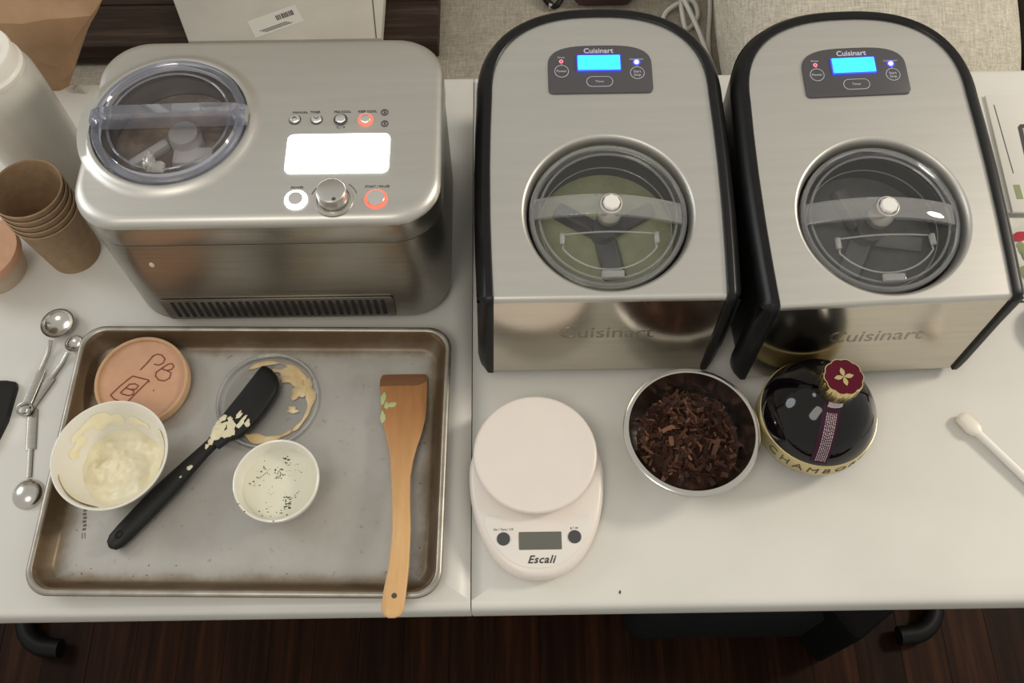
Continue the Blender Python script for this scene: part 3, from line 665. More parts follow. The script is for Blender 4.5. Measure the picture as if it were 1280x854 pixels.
# kraft lid with red writing
def kraft_lid(loc, rz, label, r=0.0575, writing=False):
    t = root('kraft_cover', label, 'lid', loc, rz)
    m = MB(); m.lathe([(r - 0.0015, 0), (r, 0.001), (r + 0.0005, 0.0125), (r - 0.0004, 0.0142), (r - 0.0030, 0.0142), (r - 0.0040, 0.0132), (r - 0.0043, 0.0100)], n=72)
    m.build('lid_rim', mat('kraft_rim_paper', (0.50, 0.31, 0.17), (0.55, 0.35, 0.20), 0.75, 0, 60), t)
    m = MB(); m.lathe([(r - 0.0015, 0.0003), (0, 0.0003)], n=72); m.lathe([(r - 0.0042, 0.0104), (0, 0.0104)], n=72); m.build('lid_face', M['kraft_pink'], t)
    if writing:
        z = 0.0105
        def stroke(P): m.tube([(x, y, z) for x, y in P], 0.0008, 6)
        m = MB()
        # P with a loop over a B, then a boxed B
        T = lambda x, y: (x, y)
        stroke([(-0.004, 0.014), (0.004, 0.024), (0.010, 0.033)]); stroke([(0.008, 0.031), (0.014, 0.0345), (0.020, 0.033), (0.0245, 0.028), (0.023, 0.023), (0.018, 0.020), (0.012, 0.0215)])
        stroke([(0.016, 0.011), (0.022, 0.016), (0.029, 0.021)]); stroke([(0.029, 0.021), (0.034, 0.022), (0.0365, 0.018), (0.034, 0.014), (0.028, 0.013), (0.022, 0.0155)])
        stroke([(0.028, 0.013), (0.034, 0.010), (0.033, 0.003), (0.027, -0.0005), (0.020, 0.001), (0.0155, 0.006), (0.016, 0.012)])
        stroke([(-0.0135, 0.0045), (-0.0125, 0.0065), (0.008, 0.001), (0.009, -0.002)]); stroke([(-0.0140, 0.0050), (-0.026, -0.0065), (-0.0355, -0.0175)])
        stroke([(-0.0355, -0.0175), (-0.030, -0.023), (-0.021, -0.026), (-0.014, -0.0265)]); stroke([(-0.014, -0.0265), (-0.004, -0.014), (0.0075, -0.0005)])
        stroke([(-0.024, -0.0145), (-0.018, -0.008), (-0.0145, -0.004)]); stroke([(-0.0145, -0.004), (-0.008, -0.0035), (-0.0035, -0.006), (-0.006, -0.0105), (-0.013, -0.0105), (-0.018, -0.009)])
        stroke([(-0.013, -0.0105), (-0.008, -0.0125), (-0.0085, -0.017), (-0.014, -0.0185), (-0.021, -0.0165), (-0.024, -0.0145)])
        m.build('marker_writing', M['red_ink'], t)
        m = MB(); m.lathe([(0, 0.0003), (0.0009, 0.0002), (0.001, 0)], (0.0155, -0.0125, z), 8); m.build('ink_dot', M['print_dark'], t)
    return t
kraft_lid((-0.4480, 0.4865, PZ + 0.0052), 0.0, 'round kraft paper lid with red marker letters in the baking tray', 0.0560, True).rotation_euler.x = 0.085

# cream bowl
def cream_bowl():
    t = root('bowl', 'white china bowl with thick pale cream, at the left side of the tray', 'bowl', (-0.4525, 0.3765, PZ))
    H = 0.0585; m = MB()
    m.lathe([(0, 0.0025), (0.028, 0.0025), (0.029, 0), (0.033, 0), (0.034, 0.004), (0.045, 0.017), (0.0555, 0.034), (0.0625, H - 0.008), (0.0652, H - 0.001), (0.0648, H), (0.0632, H + 0.0002), (0.0622, H - 0.001), (0.0590, H - 0.009), (0.051, 0.034), (0.042, 0.018), (0.032, 0.009), (0.015, 0.0065), (0, 0.006)], n=72)
    m.build('bowl_body', M['china'], t)
    rg = random.Random(5); m = MB(); N, K = 56, 18; R = []
    def inner(z): # inner wall radius at z
        tab = [(0.006, 0.012), (0.009, 0.032), (0.018, 0.042), (0.034, 0.051), (0.0495, 0.059)]
        for (z0, r0), (z1, r1) in zip(tab, tab[1:]):
            if z <= z1: return r0 + (r1 - r0) * (z - z0) / (z1 - z0)
        return 0.059
    from mathutils import noise as mn
    for j in range(K + 1):
        q = j / K; ring = []
        for i in range(N):
            a = 2 * PI * i / N
            edge = 0.0215 + 0.019 * max(0, math.cos(a + 0.75)) + 0.004 * mn.noise(Vector((math.cos(a) * 2, math.sin(a) * 2, 3)))
            r = inner(edge) * (1 - q) * 1.003; x, y = r * math.cos(a), r * math.sin(a)
            w = (1 - q) ** 3
            flat = 0.0185 + 0.017 * math.exp(-((x - 0.012) ** 2 + (y + 0.010) ** 2) / 0.0009)
            z = edge * w + flat * (1 - w)
            z += (0.009 * mn.noise(Vector((x * 38, y * 52, 1.0))) + 0.006 * abs(mn.noise(Vector((x * 80, y * 95, 5.0)))) + 0.002 * mn.noise(Vector((x * 210, y * 210, 9.0)))) * min(1, q * 4)
            ring.append((x, y, z))
        R.append(ring)
    m.loft(R, cap1=True); m.build('thick_cream', M['cream'], t, angle=70)
    # smears left on the wall
    m = MB()
    for a, zc, w, h in ((2.3, 0.043, 0.5, 0.008), (1.9, 0.036, 0.35, 0.010), (2.8, 0.035, 0.3, 0.008), (3.9, 0.050, 0.42, 0.006), (0.15, 0.046, 0.5, 0.007), (1.2, 0.034, 0.3, 0.007), (4.25, 0.049, 0.4, 0.006)):
        ph = rg.random() * 6; rows = []
        for k in (-1, -0.6, 0, 0.6, 1):
            row = []
            for i in range(11):
                u = -1 + 2 * i / 10; zz = zc + h * k * math.sqrt(max(0, 1 - u * u)) * (0.8 + 0.35 * math.sin(3.1 * u + ph)); rr_ = inner(zz) - 0.0004 - 0.0013 * (1 - abs(k)) * (1 - u * u)
                row.append((rr_ * math.cos(a + w * u), rr_ * math.sin(a + w * u), zz))
            rows.append(row)
        m.loft(rows, closed=False)
    o = m.build('cream_smear', M['cream'], t, angle=70); o['kind'] = 'stuff'
cream_bowl()

def herb_cup():
    t = root('cup', 'small white china cup of pale cream flecked with dark herbs, in the tray', 'cup', (-0.2651, 0.3468, PZ))
    H = 0.0485; m = MB()
    m.lathe([(0, 0.002), (0.022, 0.002), (0.023, 0), (0.027, 0), (0.029, 0.003), (0.0385, 0.016), (0.0450, 0.033), (0.0482, H - 0.002), (0.0480, H - 0.0004), (0.0470, H), (0.0455, H - 0.0005), (0.0430, 0.034), (0.0360, 0.016), (0.025, 0.006), (0, 0.005)], n=64)
    m.build('cup_body', M['china'], t)
    m = MB(); m.lathe([(0.0422, 0.0317), (0.0415, 0.0312), (0, 0.0312)], n=48); m.build('herbed_cream', M['cream_liquid'], t)
    rg = random.Random(21); m = MB()
    def fleck(x, y, s): 
        if math.hypot(x, y) < 0.0405: rnd_blob(m, (x, y, 0.0310), s * rg.uniform(0.9, 1.9), s * rg.uniform(0.6, 1.3), 0.0006, rg, 7, 2, 0.5)
    for cx, cy, n, sp, s in ((0.004, 0.030, 12, 0.0045, 0.0011), (-0.002, 0.017, 14, 0.006, 0.0010), (-0.019, 0.017, 14, 0.008, 0.0009), (-0.029, 0.004, 9, 0.005, 0.0009), (0.000, 0.011, 12, 0.006, 0.0011), (0.012, -0.020, 16, 0.006, 0.0013), (0.016, -0.013, 6, 0.006, 0.0010), (-0.012, -0.030, 9, 0.010, 0.0009), (0.007, -0.033, 8, 0.006, 0.0010), (0.015, 0.02, 9, 0.007, 0.0007), (0, 0, 22, 0.026, 0.0005)):
        for _ in range(n): fleck(cx + rg.gauss(0, sp * 0.6), cy + rg.gauss(0, sp * 0.6), s * rg.uniform(0.6, 1.1))
    o = m.build('herb_flecks', M['herb'], t); o['kind'] = 'stuff'
    m = MB()
    for a in (3.75, 4.75, 4.0): rnd_blob(m, (0.0472 * math.cos(a), 0.0472 * math.sin(a), H - 0.0002), 0.0012, 0.0007, 0.0007, rg, 7, 2, 0.4)
    o = m.build('rim_flecks', M['herb'], t); o['kind'] = 'stuff'
herb_cup()

def clear_lid():
    t = root('clear_lid', 'clear plastic lid smeared with caramel under the black spatula', 'lid', (-0.2958, 0.4626, PZ))
    r = 0.0625; m = MB(); m.lathe([(r, 0), (r + 0.0005, 0.003), (r, 0.0060), (r - 0.0025, 0.0066), (r - 0.0045, 0.0055), (r - 0.0052, 0.002), (r - 0.0065, 0.0014), (0, 0.0014)], n=72); m.build('lid_disc', M['clear_thin'], t)
    m = MB(); m.lathe([(r - 0.0006, 0.0060), (r - 0.0013, 0.0071), (r - 0.0030, 0.0071), (r - 0.0036, 0.0060)], n=72); m.build('lid_rim', M['clear_rim'], t)
    m = MB(); rg = random.Random(8)
    def arc(r0, r1, a0, a1, z=0.0018, n=26):
        A, B = [], []
        for i in range(n + 1):
            q = i / n; a = a0 + (a1 - a0) * q; f = math.sin(PI * q) ** 0.5 if 0 < q < 1 else 0.02
            mid = (r0 + r1) / 2; hw = (r1 - r0) / 2 * f * (0.75 + 0.35 * math.sin(7 * a + 1) + 0.2 * math.sin(13 * a))
            A.append((max(0.002, mid - hw), a)); B.append((mid + hw, a))
        m.loft([[(p * math.cos(a), p * math.sin(a), z) for p, a in A], [((p + q_) / 2 * math.cos(a), (p + q_) / 2 * math.sin(a), z + 0.0012) for (p, a), (q_, _) in zip(A, B)], [(p * math.cos(a), p * math.sin(a), z) for p, a in B]], closed=False)
    arc(0.046, 0.056, -0.9, 1.3); arc(0.030, 0.052, 0.1, 1.6); arc(0.044, 0.055, 3.9, 5.4); arc(0.048, 0.055, 1.2, 2.2)
    for x, y, a, b in ((0.022, 0.030, 0.010, 0.006), (0.035, 0.012, 0.008, 0.010), (0.030, -0.012, 0.007, 0.004), (-0.034, -0.034, 0.009, 0.005), (0.044, 0.02, 0.006, 0.01)): rnd_blob(m, (x, y, 0.0016), a, b, 0.0016, rg, 18, 3, 0.5)
    o = m.build('caramel_smear', M['caramel'], t, angle=60); o['kind'] = 'stuff'
clear_lid()

def black_spatula():
    base = Vector((-0.4535, 0.2830, PZ)); t = root('spatula', 'black silicone spatula with cream on its neck, lying across the tray', 'spatula', base)
    d = Vector((-0.3435 + 0.4535, 0.4130 - 0.2830)); L = d.length; an = math.atan2(d.y, d.x)
    T = Rz(an)
    m = MB(T); zc = 0.0105
    xs = [0, 0.003, 0.010, 0.022, 0.05, 0.09, 0.12, 0.145, L - 0.004, L + 0.006]; ws = [0.002, 0.0075, 0.0108, 0.0118, 0.0125, 0.0118, 0.0095, 0.0078, 0.0072, 0.0080]; hs = [0.002, 0.006, 0.008, 0.0085, 0.009, 0.0085, 0.0075, 0.0065, 0.006, 0.005]
    zz = [zc, zc, zc, zc, zc + 0.0005, zc + 0.002, zc + 0.004, zc + 0.0055, zc + 0.006, zc + 0.006]
    m.sweep([(x, 0.0015 * math.sin(PI * x / L), z) for x, z in zip(xs, zz)], ws, hs, 20, 2.2); m.build('handle', M['black_matt'], t)
    m = MB(T); P = [(0.017 + 0.0042 * math.cos(a), 0.003 * math.sin(a), zc + 0.0080) for a in [2 * PI * i / 18 for i in range(18)]]; m.tube(P, 0.0012, 6, closed=True); m.build('hanging_hole', M['black'], t)
    # blade: straight on the left, rounded on the right
    hd = Vector((0.4985 - 0.4130, 0)); T2 = Tr(d.x, d.y, 0) @ Rz(math.radians(57))
    pts = [(-0.014, -0.0085), (0.0, -0.0125), (0.010, -0.0195), (0.022, -0.0232), (0.040, -0.0240), (0.062, -0.0232), (0.080, -0.0205), (0.090, -0.0150), (0.096, -0.0070), (0.099, 0.0030), (0.0995, 0.0120), (0.0975, 0.0160), (0.090, 0.0165), (0.060, 0.0155), (0.030, 0.0150), (0.012, 0.0140), (0.0, 0.0110), (-0.014, 0.0070)]
    m = MB(T2); R = []
    cx = 0.045
    for z, k in ((0.0105, 0.90), (0.0100, 0.97), (0.0125, 1.0), (0.0155, 1.0), (0.0185, 0.95), (0.0200, 0.82), (0.0208, 0.5)):
        R.append([(cx + (x - cx) * (k if x > cx else min(1, k + 0.05)), y * k, z + 0.0035 * max(0, 1 - (x + 0.014) / 0.05)) for x, y in pts])
    m.loft(R, cap0=True, cap1=True); m.build('blade', M['black_matt'], t, angle=45)
    m = MB(T2); rg = random.Random(4)
    for x, y, a, b in ((0.002, 0.001, 0.010, 0.008), (0.014, -0.004, 0.008, 0.010), (0.018, 0.008, 0.006, 0.004), (0.024, -0.012, 0.009, 0.004), (0.030, -0.004, 0.008, 0.003), (0.010, 0.010, 0.005, 0.003), (0.028, -0.018, 0.006, 0.003), (0.006, -0.007, 0.010, 0.006), (-0.004, 0.003, 0.008, 0.006), (0.020, 0.001, 0.006, 0.004), (0.008, 0.004, 0.008, 0.006)):
        rnd_blob(m, (x, y, 0.0212 - max(0, abs(y) - 0.010) * 0.12 + 0.0036 * max(0, 1 - (x + 0.014) / 0.04)), a, b, 0.0024, rg, 18, 3, 0.5)
    for x, y, a, b in ((-0.012, 0.002, 0.005, 0.004), (-0.020, 0.002, 0.003, 0.0025)): rnd_blob(m, (x, y, 0.0232), a, b, 0.0020, rg, 12, 2, 0.4)
    for x, a in ((0.120, 0.0040), (0.106, 0.0030)):
        q = Matrix.Rotation(an - math.radians(57), 3, 'Z') @ Vector((x - L, -0.003, 0)); rnd_blob(m, (q.x, q.y, 0.0208 - 0.0012 * (x < 0.11)), a, a * 0.8, 0.0016, rg, 12, 2, 0.3)
    o = m.build('cream_smear', M['smear'], t, angle=60); o['kind'] = 'stuff'
black_spatula()

def turner():
    t = root('wooden_turner', 'flat wooden turner with green smears, its handle over the front rim of the tray', 'spatula', (-0.1325, 0.4935, PZ))
    Y = [0, -0.002, -0.010, -0.050, -0.062, -0.080, -0.098, -0.115, -0.135, -0.165, -0.20, -0.24, -0.272, -0.288, -0.294, -0.2965]
    W = [0.0262, 0.0286, 0.0290, 0.0272, 0.0260, 0.0215, 0.0168, 0.0135, 0.0113, 0.0104, 0.0104, 0.0112, 0.0125, 0.0122, 0.0090, 0.0040]
    X = [0, 0, 0, 0.0020, 0.0025, 0.0030, 0.0028, 0.0025, 0.0026, 0.0045, 0.0068, 0.0062, 0.0030, 0.0016, 0.0012, 0.0012]
    Z = [0.0035 + 0.031 * min(1, -y / 0.27) ** 1.15 for y in Y]; Hh = [0.0010, 0.0014, 0.0020, 0.0026, 0.0028, 0.0030, 0.0034, 0.0038, 0.0040, 0.0042, 0.0042, 0.0040, 0.0038, 0.0036, 0.0028, 0.0012]
    m = MB(); m.sweep([(x, y, z) for x, y, z in zip(X, Y, Z)], W, Hh, 24, 3.4); m.build('turner_body', M['turner_wood'], t, angle=40)
    m = MB(); m.sweep([(x, y, z) for x, y, z in zip([0, 0, 0], [0.0004, -0.007, -0.0155], [0.0035, 0.0037, 0.0042])], [0.0265, 0.0293, 0.0291], [0.0018, 0.0026, 0.0027], 24, 3.4); m.build('stained_tip', wood('stained_tip', [(0.3, (0.16, 0.065, 0.025)), (0.7, (0.23, 0.10, 0.04))], 0, 0.45, 30, False), t)
    m = MB(); m.lathe([(0, 0.0003), (0.0026, 0.0003), (0.003, 0)], (0.0032, -0.274, 0.0383), 16); m.build('hanging_hole', M['print_dark'], t)
    m = MB(); rg = random.Random(2)
    for x, y, a, b in ((-0.0235, -0.033, 0.0032, 0.0085), (-0.0125, -0.042, 0.0075, 0.0036), (-0.019, -0.043, 0.0030, 0.0050), (-0.0225, -0.058, 0.0030, 0.0085)): rnd_blob(m, (x, y, 0.0035 + 0.031 * min(1, -y / 0.27) ** 1.15 + 0.0020), a, b, 0.0012, rg, 14, 2, 0.3)
    m.build('green_smear', M['green_smear'], t)
turner()

# ------------------------------------------------------------------ kitchen scale
def scale():
    t = root('kitchen_scale', 'white oval digital kitchen scale with round platform beside the tray', 'scale', (0.0257, 0.37, TZ))
    pts = []
    for i in range(64):
        a = 2 * PI * i / 64; ca, sa = math.cos(a), math.sin(a)
        hx = 0.0775; y = 0.070 * sa - 0.008 if sa > 0 else 0.122 * sa - 0.008
        pts.append((hx * math.copysign(abs(ca) ** (0.86 if sa < 0 else 1.0), ca), y))
    m = MB(); R = []
    def ins(k, z): return [(x * k, (y + 0.02) * k - 0.02, z) for x, y in pts]
    m.loft([ins(0.94, 0.002), ins(0.99, 0.005), ins(1.0, 0.010), ins(0.995, 0.016), ins(0.975, 0.0205), ins(0.93, 0.0228), ins(0.6, 0.0238)], cap0=True, cap1=True); m.build('base', M['scale_white'], t, angle=50)
    PC = (-0.0012, 0.0088)
    m = MB(); m.lathe([(0.03, 0.023), (0.03, 0.029), (0.0660, 0.0295), (0.0698, 0.0315), (0.0708, 0.0340), (0.0700, 0.0368), (0.0675, 0.0380), (0.0655, 0.0378), (0, 0.0376)], (*PC, 0), 72); m.build('platform', M['scale_white'], t, angle=50)
    z = 0.0236
    pn = [(x * 0.90, (y + 0.02) * 0.905 - 0.02) for x, y in pts]; pn = [p for p in pn if p[1] < -0.066]
    pn = [(-0.058, -0.060), (0.058, -0.060)] + [p for p in pn if p[0] >= 0][::-1] + [p for p in pn if p[0] < 0][::-1]
    cy_ = sum(p[1] for p in pn) / len(pn); pn.sort(key=lambda p: math.atan2(p[1] - cy_, p[0]))
    m = MB(); m.prism(pn, z - 0.0020, z, 0.0004); m.build('face_plate', mat('face_white', (0.78, 0.74, 0.69), None, 0.3), t)
    m = MB(); m.prism(rrect(0.0237, 0.0100, 0.001, 2, 0.0022, -0.0893), z - 0.001, z + 0.0004); m.build('display', M['lcd_grey'], t)
    for x, y in ((-0.0385, -0.0868), (0.0405, -0.0855)):
        m = MB(); m.lathe([(0.0074, 0), (0.0074, 0.0010), (0.0066, 0.0016), (0, 0.0017)], (x, y, z - 0.0003), 28); m.build('button', M['button_grey'], t)
    text('Escali', 0.0120, M['print_dark'], t, Tr(0.0025, -0.1105, z + 0.0001), shear=0.35, bold=0.0003, spacing=1.12)
    text('On / Tare / Off', 0.0036, M['print_dark'], t, Tr(-0.0385, -0.0762, z + 0.0001)); text('g / oz', 0.0040, M['print_dark'], t, Tr(0.0405, -0.0752, z + 0.0001))
scale()

# ------------------------------------------------------------------ steel bowl of chocolate shavings
def steel_bowl():
    t = root('steel_bowl', 'small stainless bowl of dark chocolate shavings beside the round bottle', 'bowl', (0.2040, 0.4000, TZ))
    H = 0.046; m = MB()
    m.lathe([(0, 0), (0.042, 0), (0.054, 0.005), (0.066, 0.018), (0.0715, 0.036), (0.0727, H - 0.001), (0.0755, H + 0.0003), (0.0775, H - 0.0008), (0.0785, H - 0.003), (0.0777, H - 0.0035), (0.0772, H - 0.0015), (0.0776, H), (0.0750, H + 0.0012), (0.0722, H + 0.0006), (0.0706, 0.036), (0.0648, 0.018), (0.053, 0.007), (0.040, 0.0015), (0, 0.0015)], n=80)
    m.build('bowl_body', M['polished'], t, angle=60)
    m = MB(); rg = random.Random(13); 
    def hgt(x, y): r = math.hypot(x, y); return 0.015 + 0.010 * math.cos(min(1, r / 0.062) * PI / 2) + 0.003 * math.sin(x * 90 + 1) * math.cos(y * 80)
    R = [[(q * 0.0605 * math.cos(2 * PI * i / 40), q * 0.0605 * math.sin(2 * PI * i / 40), hgt(q * 0.06, 0) - 0.003) for i in range(40)] for q in (1, 0.8, 0.55, 0.3, 0.1)]
    m.loft(R, cap1=True, mi=0)
    for i in range(520):
        r = 0.059 * math.sqrt(rg.random()); a = rg.random() * 2 * PI; x, y = r * math.cos(a), r * math.sin(a)
        big = rg.random() < 0.34; l = rg.uniform(0.012, 0.024) if big else rg.uniform(0.004, 0.010); w = rg.uniform(0.003, 0.0062) if big else rg.uniform(0.0014, 0.0032); th = 0.0006
        if r + l > 0.068: l *= 0.5
        Rm = (Matrix.Rotation(rg.random() * 2 * PI, 3, 'Z') @ Matrix.Rotation(rg.gauss(0, 0.38), 3, 'Y') @ Matrix.Rotation(rg.gauss(0, 0.5), 3, 'X'))
        c = Vector((x, y, hgt(x, y) + rg.uniform(-0.002, 0.0075))); cur = rg.uniform(-0.25, 0.25)
        mi = rg.choices((0, 1, 2), (0.66, 0.27, 0.07))[0]
        rings = [[c + Rm @ Vector((u * l / 2, s_ * w / 2 * (1 - 0.35 * abs(u) * rg.random()), cur * l * u * u + h)) for s_, h in ((-1, 0), (1, 0), (1, th), (-1, th))] for u in (-1, 0, 1)]
        m.loft(rings, cap0=True, cap1=True, mi=mi)
    o = m.build('chocolate_shavings', M['chip'], t, smooth=False); o['kind'] = 'stuff'
steel_bowl()

# ------------------------------------------------------------------ round liqueur bottle
def bottle():
    t = root('liqueur_bottle', 'round dark liqueur bottle with gold band and burgundy topped gold cap', 'bottle', (0.3490, 0.4170, TZ))
    prof = [(0, 0.002), (0.040, 0.002), (0.046, 0.0), (0.054, 0.004), (0.0620, 0.014), (0.0650, 0.024), (0.0655, 0.050), (0.0648, 0.057), (0.0605, 0.069), (0.054, 0.081), (0.045, 0.0915), (0.034, 0.100), (0.024, 0.1055), (0.0175, 0.110), (0.0150, 0.116), (0.0145, 0.128), (0.0145, 0.136), (0, 0.136)]
    m = MB(); m.lathe(prof, n=80); m.build('glass_body', M['bottle'], t, angle=50)
    m = MB(); m.lathe([(0.0655, 0.0235), (0.0661, 0.0243), (0.0665, 0.0255), (0.0665, 0.0520), (0.0661, 0.0533), (0.0640, 0.0540)], n=80); band = m.build('gold_band', M['gold_band'], t)
    for s_, a in zip('CHAMBORD', (-144, -129.5, -115.5, -101, -87.5, -73.5, -59.5, -45.5)):
        ar = math.radians(a); text(s_, 0.0195, M['print_dark'], band, Tr(0.0665 * math.cos(ar), 0.0665 * math.sin(ar), 0.0387) @ Rz(ar + PI / 2) @ Rx(PI / 2) @ Matrix.Diagonal((0.90, 1, 1, 1)), 'lettering', 0.0003)
    # neck strip following the dome, with rows of fine print
    def dome(s_):  # s_ 0..1 from neck to belt along the outline
        pts = [(0.0146, 0.130), (0.0152, 0.116), (0.0177, 0.1100), (0.0242, 0.1057), (0.0342, 0.1002), (0.0452, 0.0917), (0.0542, 0.0812), (0.0607, 0.0692), (0.0648, 0.0585)]
        f = s_ * (len(pts) - 1); i = min(int(f), len(pts) - 2); q = f - i; return (pts[i][0] * (1 - q) + pts[i + 1][0] * q, pts[i][1] * (1 - q) + pts[i + 1][1] * q)
    def strip(s0, s1, w, off, ux=0.0, n=24):
        rows = []
        for i in range(n + 1):
            r, z = dome(s0 + (s1 - s0) * i / n); r += off; z += off * 0.7
            row = []
            for u in (-1, -0.5, 0, 0.5, 1):
                da = (ux + u * w / 2) / r; a = math.radians(-101) + da; row.append((r * math.cos(a), r * math.sin(a), z))
            rows.append(row)
        return rows
    m = MB(); m.loft(strip(0.0, 0.985, 0.019, 0.0004), closed=False); sl = m.build('neck_strip', M['label_purple'], t, angle=60)
    m = MB(); m.loft(strip(0.0, 0.26, 0.0165, 0.0009, 0.003), closed=False); m.build('seal_paper', M['label_silver'], t, angle=60)
    m = MB(); rg = random.Random(6)
    for k in range(6):
        s_ = 0.36
        while s_ < 0.94:
            e = s_ + rg.uniform(0.010, 0.035); m.loft(strip(s_, min(e, 0.95), 0.0010, 0.0008, 0.0010 + (k - 2.5) * 0.0020, 2), closed=False); s_ = e + 0.008
    o = m.build('fine_print', mat('strip_print', (0.50, 0.38, 0.40), None, 0.5), sl)
    # scalloped cap
    def scal(r, amp, n=10, seg=80): return [(r * (1 + amp * abs(math.cos(n * PI * i / seg))) * math.cos(2 * PI * i / seg), r * (1 + amp * abs(math.cos(n * PI * i / seg))) * math.sin(2 * PI * i / seg)) for i in range(seg)]
    m = MB(); sc = scal(0.0202, 0.075)
    lv = [(0.0160, None, 0.121), (0.0190, None, 0.122), (1.0, sc, 0.130), (1.0, sc, 0.1485), (0.985, sc, 0.1500), (0.94, sc, 0.1500), (0.93, sc, 0.1492)]
    R = []
    for k_, s_, z in lv:
        R.append([(x * k_, y * k_, z) for x, y in s_] if s_ else [(k_ * math.cos(2 * PI * i / 80), k_ * math.sin(2 * PI * i / 80), z) for i in range(80)])
    m.loft(R, cap0=True, cap1=True); capo = m.build('cap', M['gold'], t, angle=40)
    m = MB(); m.prism([(x * 0.925, y * 0.925) for x, y in sc], 0.1490, 0.1497); m.build('cap_top', M['burgundy'], capo)
    m = MB()
    for q in range(4):
        a = q * PI / 2 + 0.15; R_ = Matrix.Rotation(a, 4, 'Z')
        pts = [(0.0, 0.0), (0.0035, -0.0022), (0.0068, -0.0026), (0.0092, -0.0012), (0.0108, 0.0), (0.0092, 0.0012), (0.0068, 0.0026), (0.0035, 0.0022)]
        m.T = R_; m.prism(pts, 0.1495, 0.1503)
    m.build('cross_emblem', M['gold'], capo)
    m = MB()
    for i in range(22):
        a = 2 * PI * i / 22; m.tube([(0.0209 * math.cos(a), 0.0209 * math.sin(a), 0.131), (0.0209 * math.cos(a), 0.0209 * math.sin(a), 0.146)], 0.0007, 5)
    m.build('cap_ribs', M['gold'], capo)
bottle()

# ------------------------------------------------------------------ left end of the table
rgc = random.Random(1)
cup_m = MB(); cup_m.lathe([(0, 0.0022), (0.0318, 0.0022), (0.0322, 0.0), (0.0328, 0.0), (0.0415, 0.0955), (0.0428, 0.0965), (0.0430, 0.0980), (0.0418, 0.0990), (0.0408, 0.0978), (0.0407, 0.0955), (0.0326, 0.0035), (0, 0.0030)], n=56)
CUPS = ['lowest kraft paper cup of the stack, its plain side showing', 'second kraft paper cup from the bottom of the stack', 'middle kraft paper cup of the nested stack', 'second kraft paper cup from the top of the stack', 'topmost kraft paper cup of the stack, open and empty']
cup0 = cup_m.build('paper_cup', M['kraft'], angle=50)
for i in range(5):
    o = cup0 if i == 0 else cup0.copy()
    if i: COL.objects.link(o)
    tag(o, CUPS[i], 'cup', 'nested kraft paper cups'); put(o, (-0.573, 0.681, TZ + i * 0.0112))

def jar():
    t = root('plastic_jar', 'tall translucent white plastic jar behind the paper cups', 'jar', (-0.6210, 0.812, TZ))
    m = MB(); m.lathe([(0, 0.0), (0.0490, 0.0), (0.0520, 0.003), (0.0515, 0.16), (0.0500, 0.185), (0.0470, 0.196), (0.0420, 0.202), (0.0405, 0.205), (0.0395, 0.203), (0.045, 0.19), (0.049, 0.16), (0.0500, 0.004), (0, 0.002)], n=56); m.build('jar_body', M['milky'], t)
    m = MB(); m.lathe([(0.0440, 0.198), (0.0450, 0.200), (0.0450, 0.207), (0.0425, 0.209), (0.0415, 0.211), (0.0415, 0.228), (0.0400, 0.231), (0.0330, 0.2315), (0.0315, 0.2285), (0, 0.2285)], n=56); m.build('screw_lid', M['milky_lid'], t)
jar()

def tub():
    t = root('kraft_tub', 'low kraft tub with a pinkish lid at the left edge, beside the cup stack', 'tub', (-0.670, 0.655, TZ))
    m = MB(); m.lathe([(0, 0), (0.038, 0), (0.0445, 0.034), (0.0445, 0.036), (0, 0.036)], n=48); m.build('tub_body', mat('tub_paper', (0.52, 0.42, 0.31), None, 0.7), t)
    m = MB(); m.lathe([(0.0455, 0.036), (0.0485, 0.037), (0.049, 0.049), (0.0480, 0.051), (0.0460, 0.051), (0.0450, 0.0485), (0, 0.0485)], n=48); m.build('tub_lid', M['kraft_pink'], t)
tub()

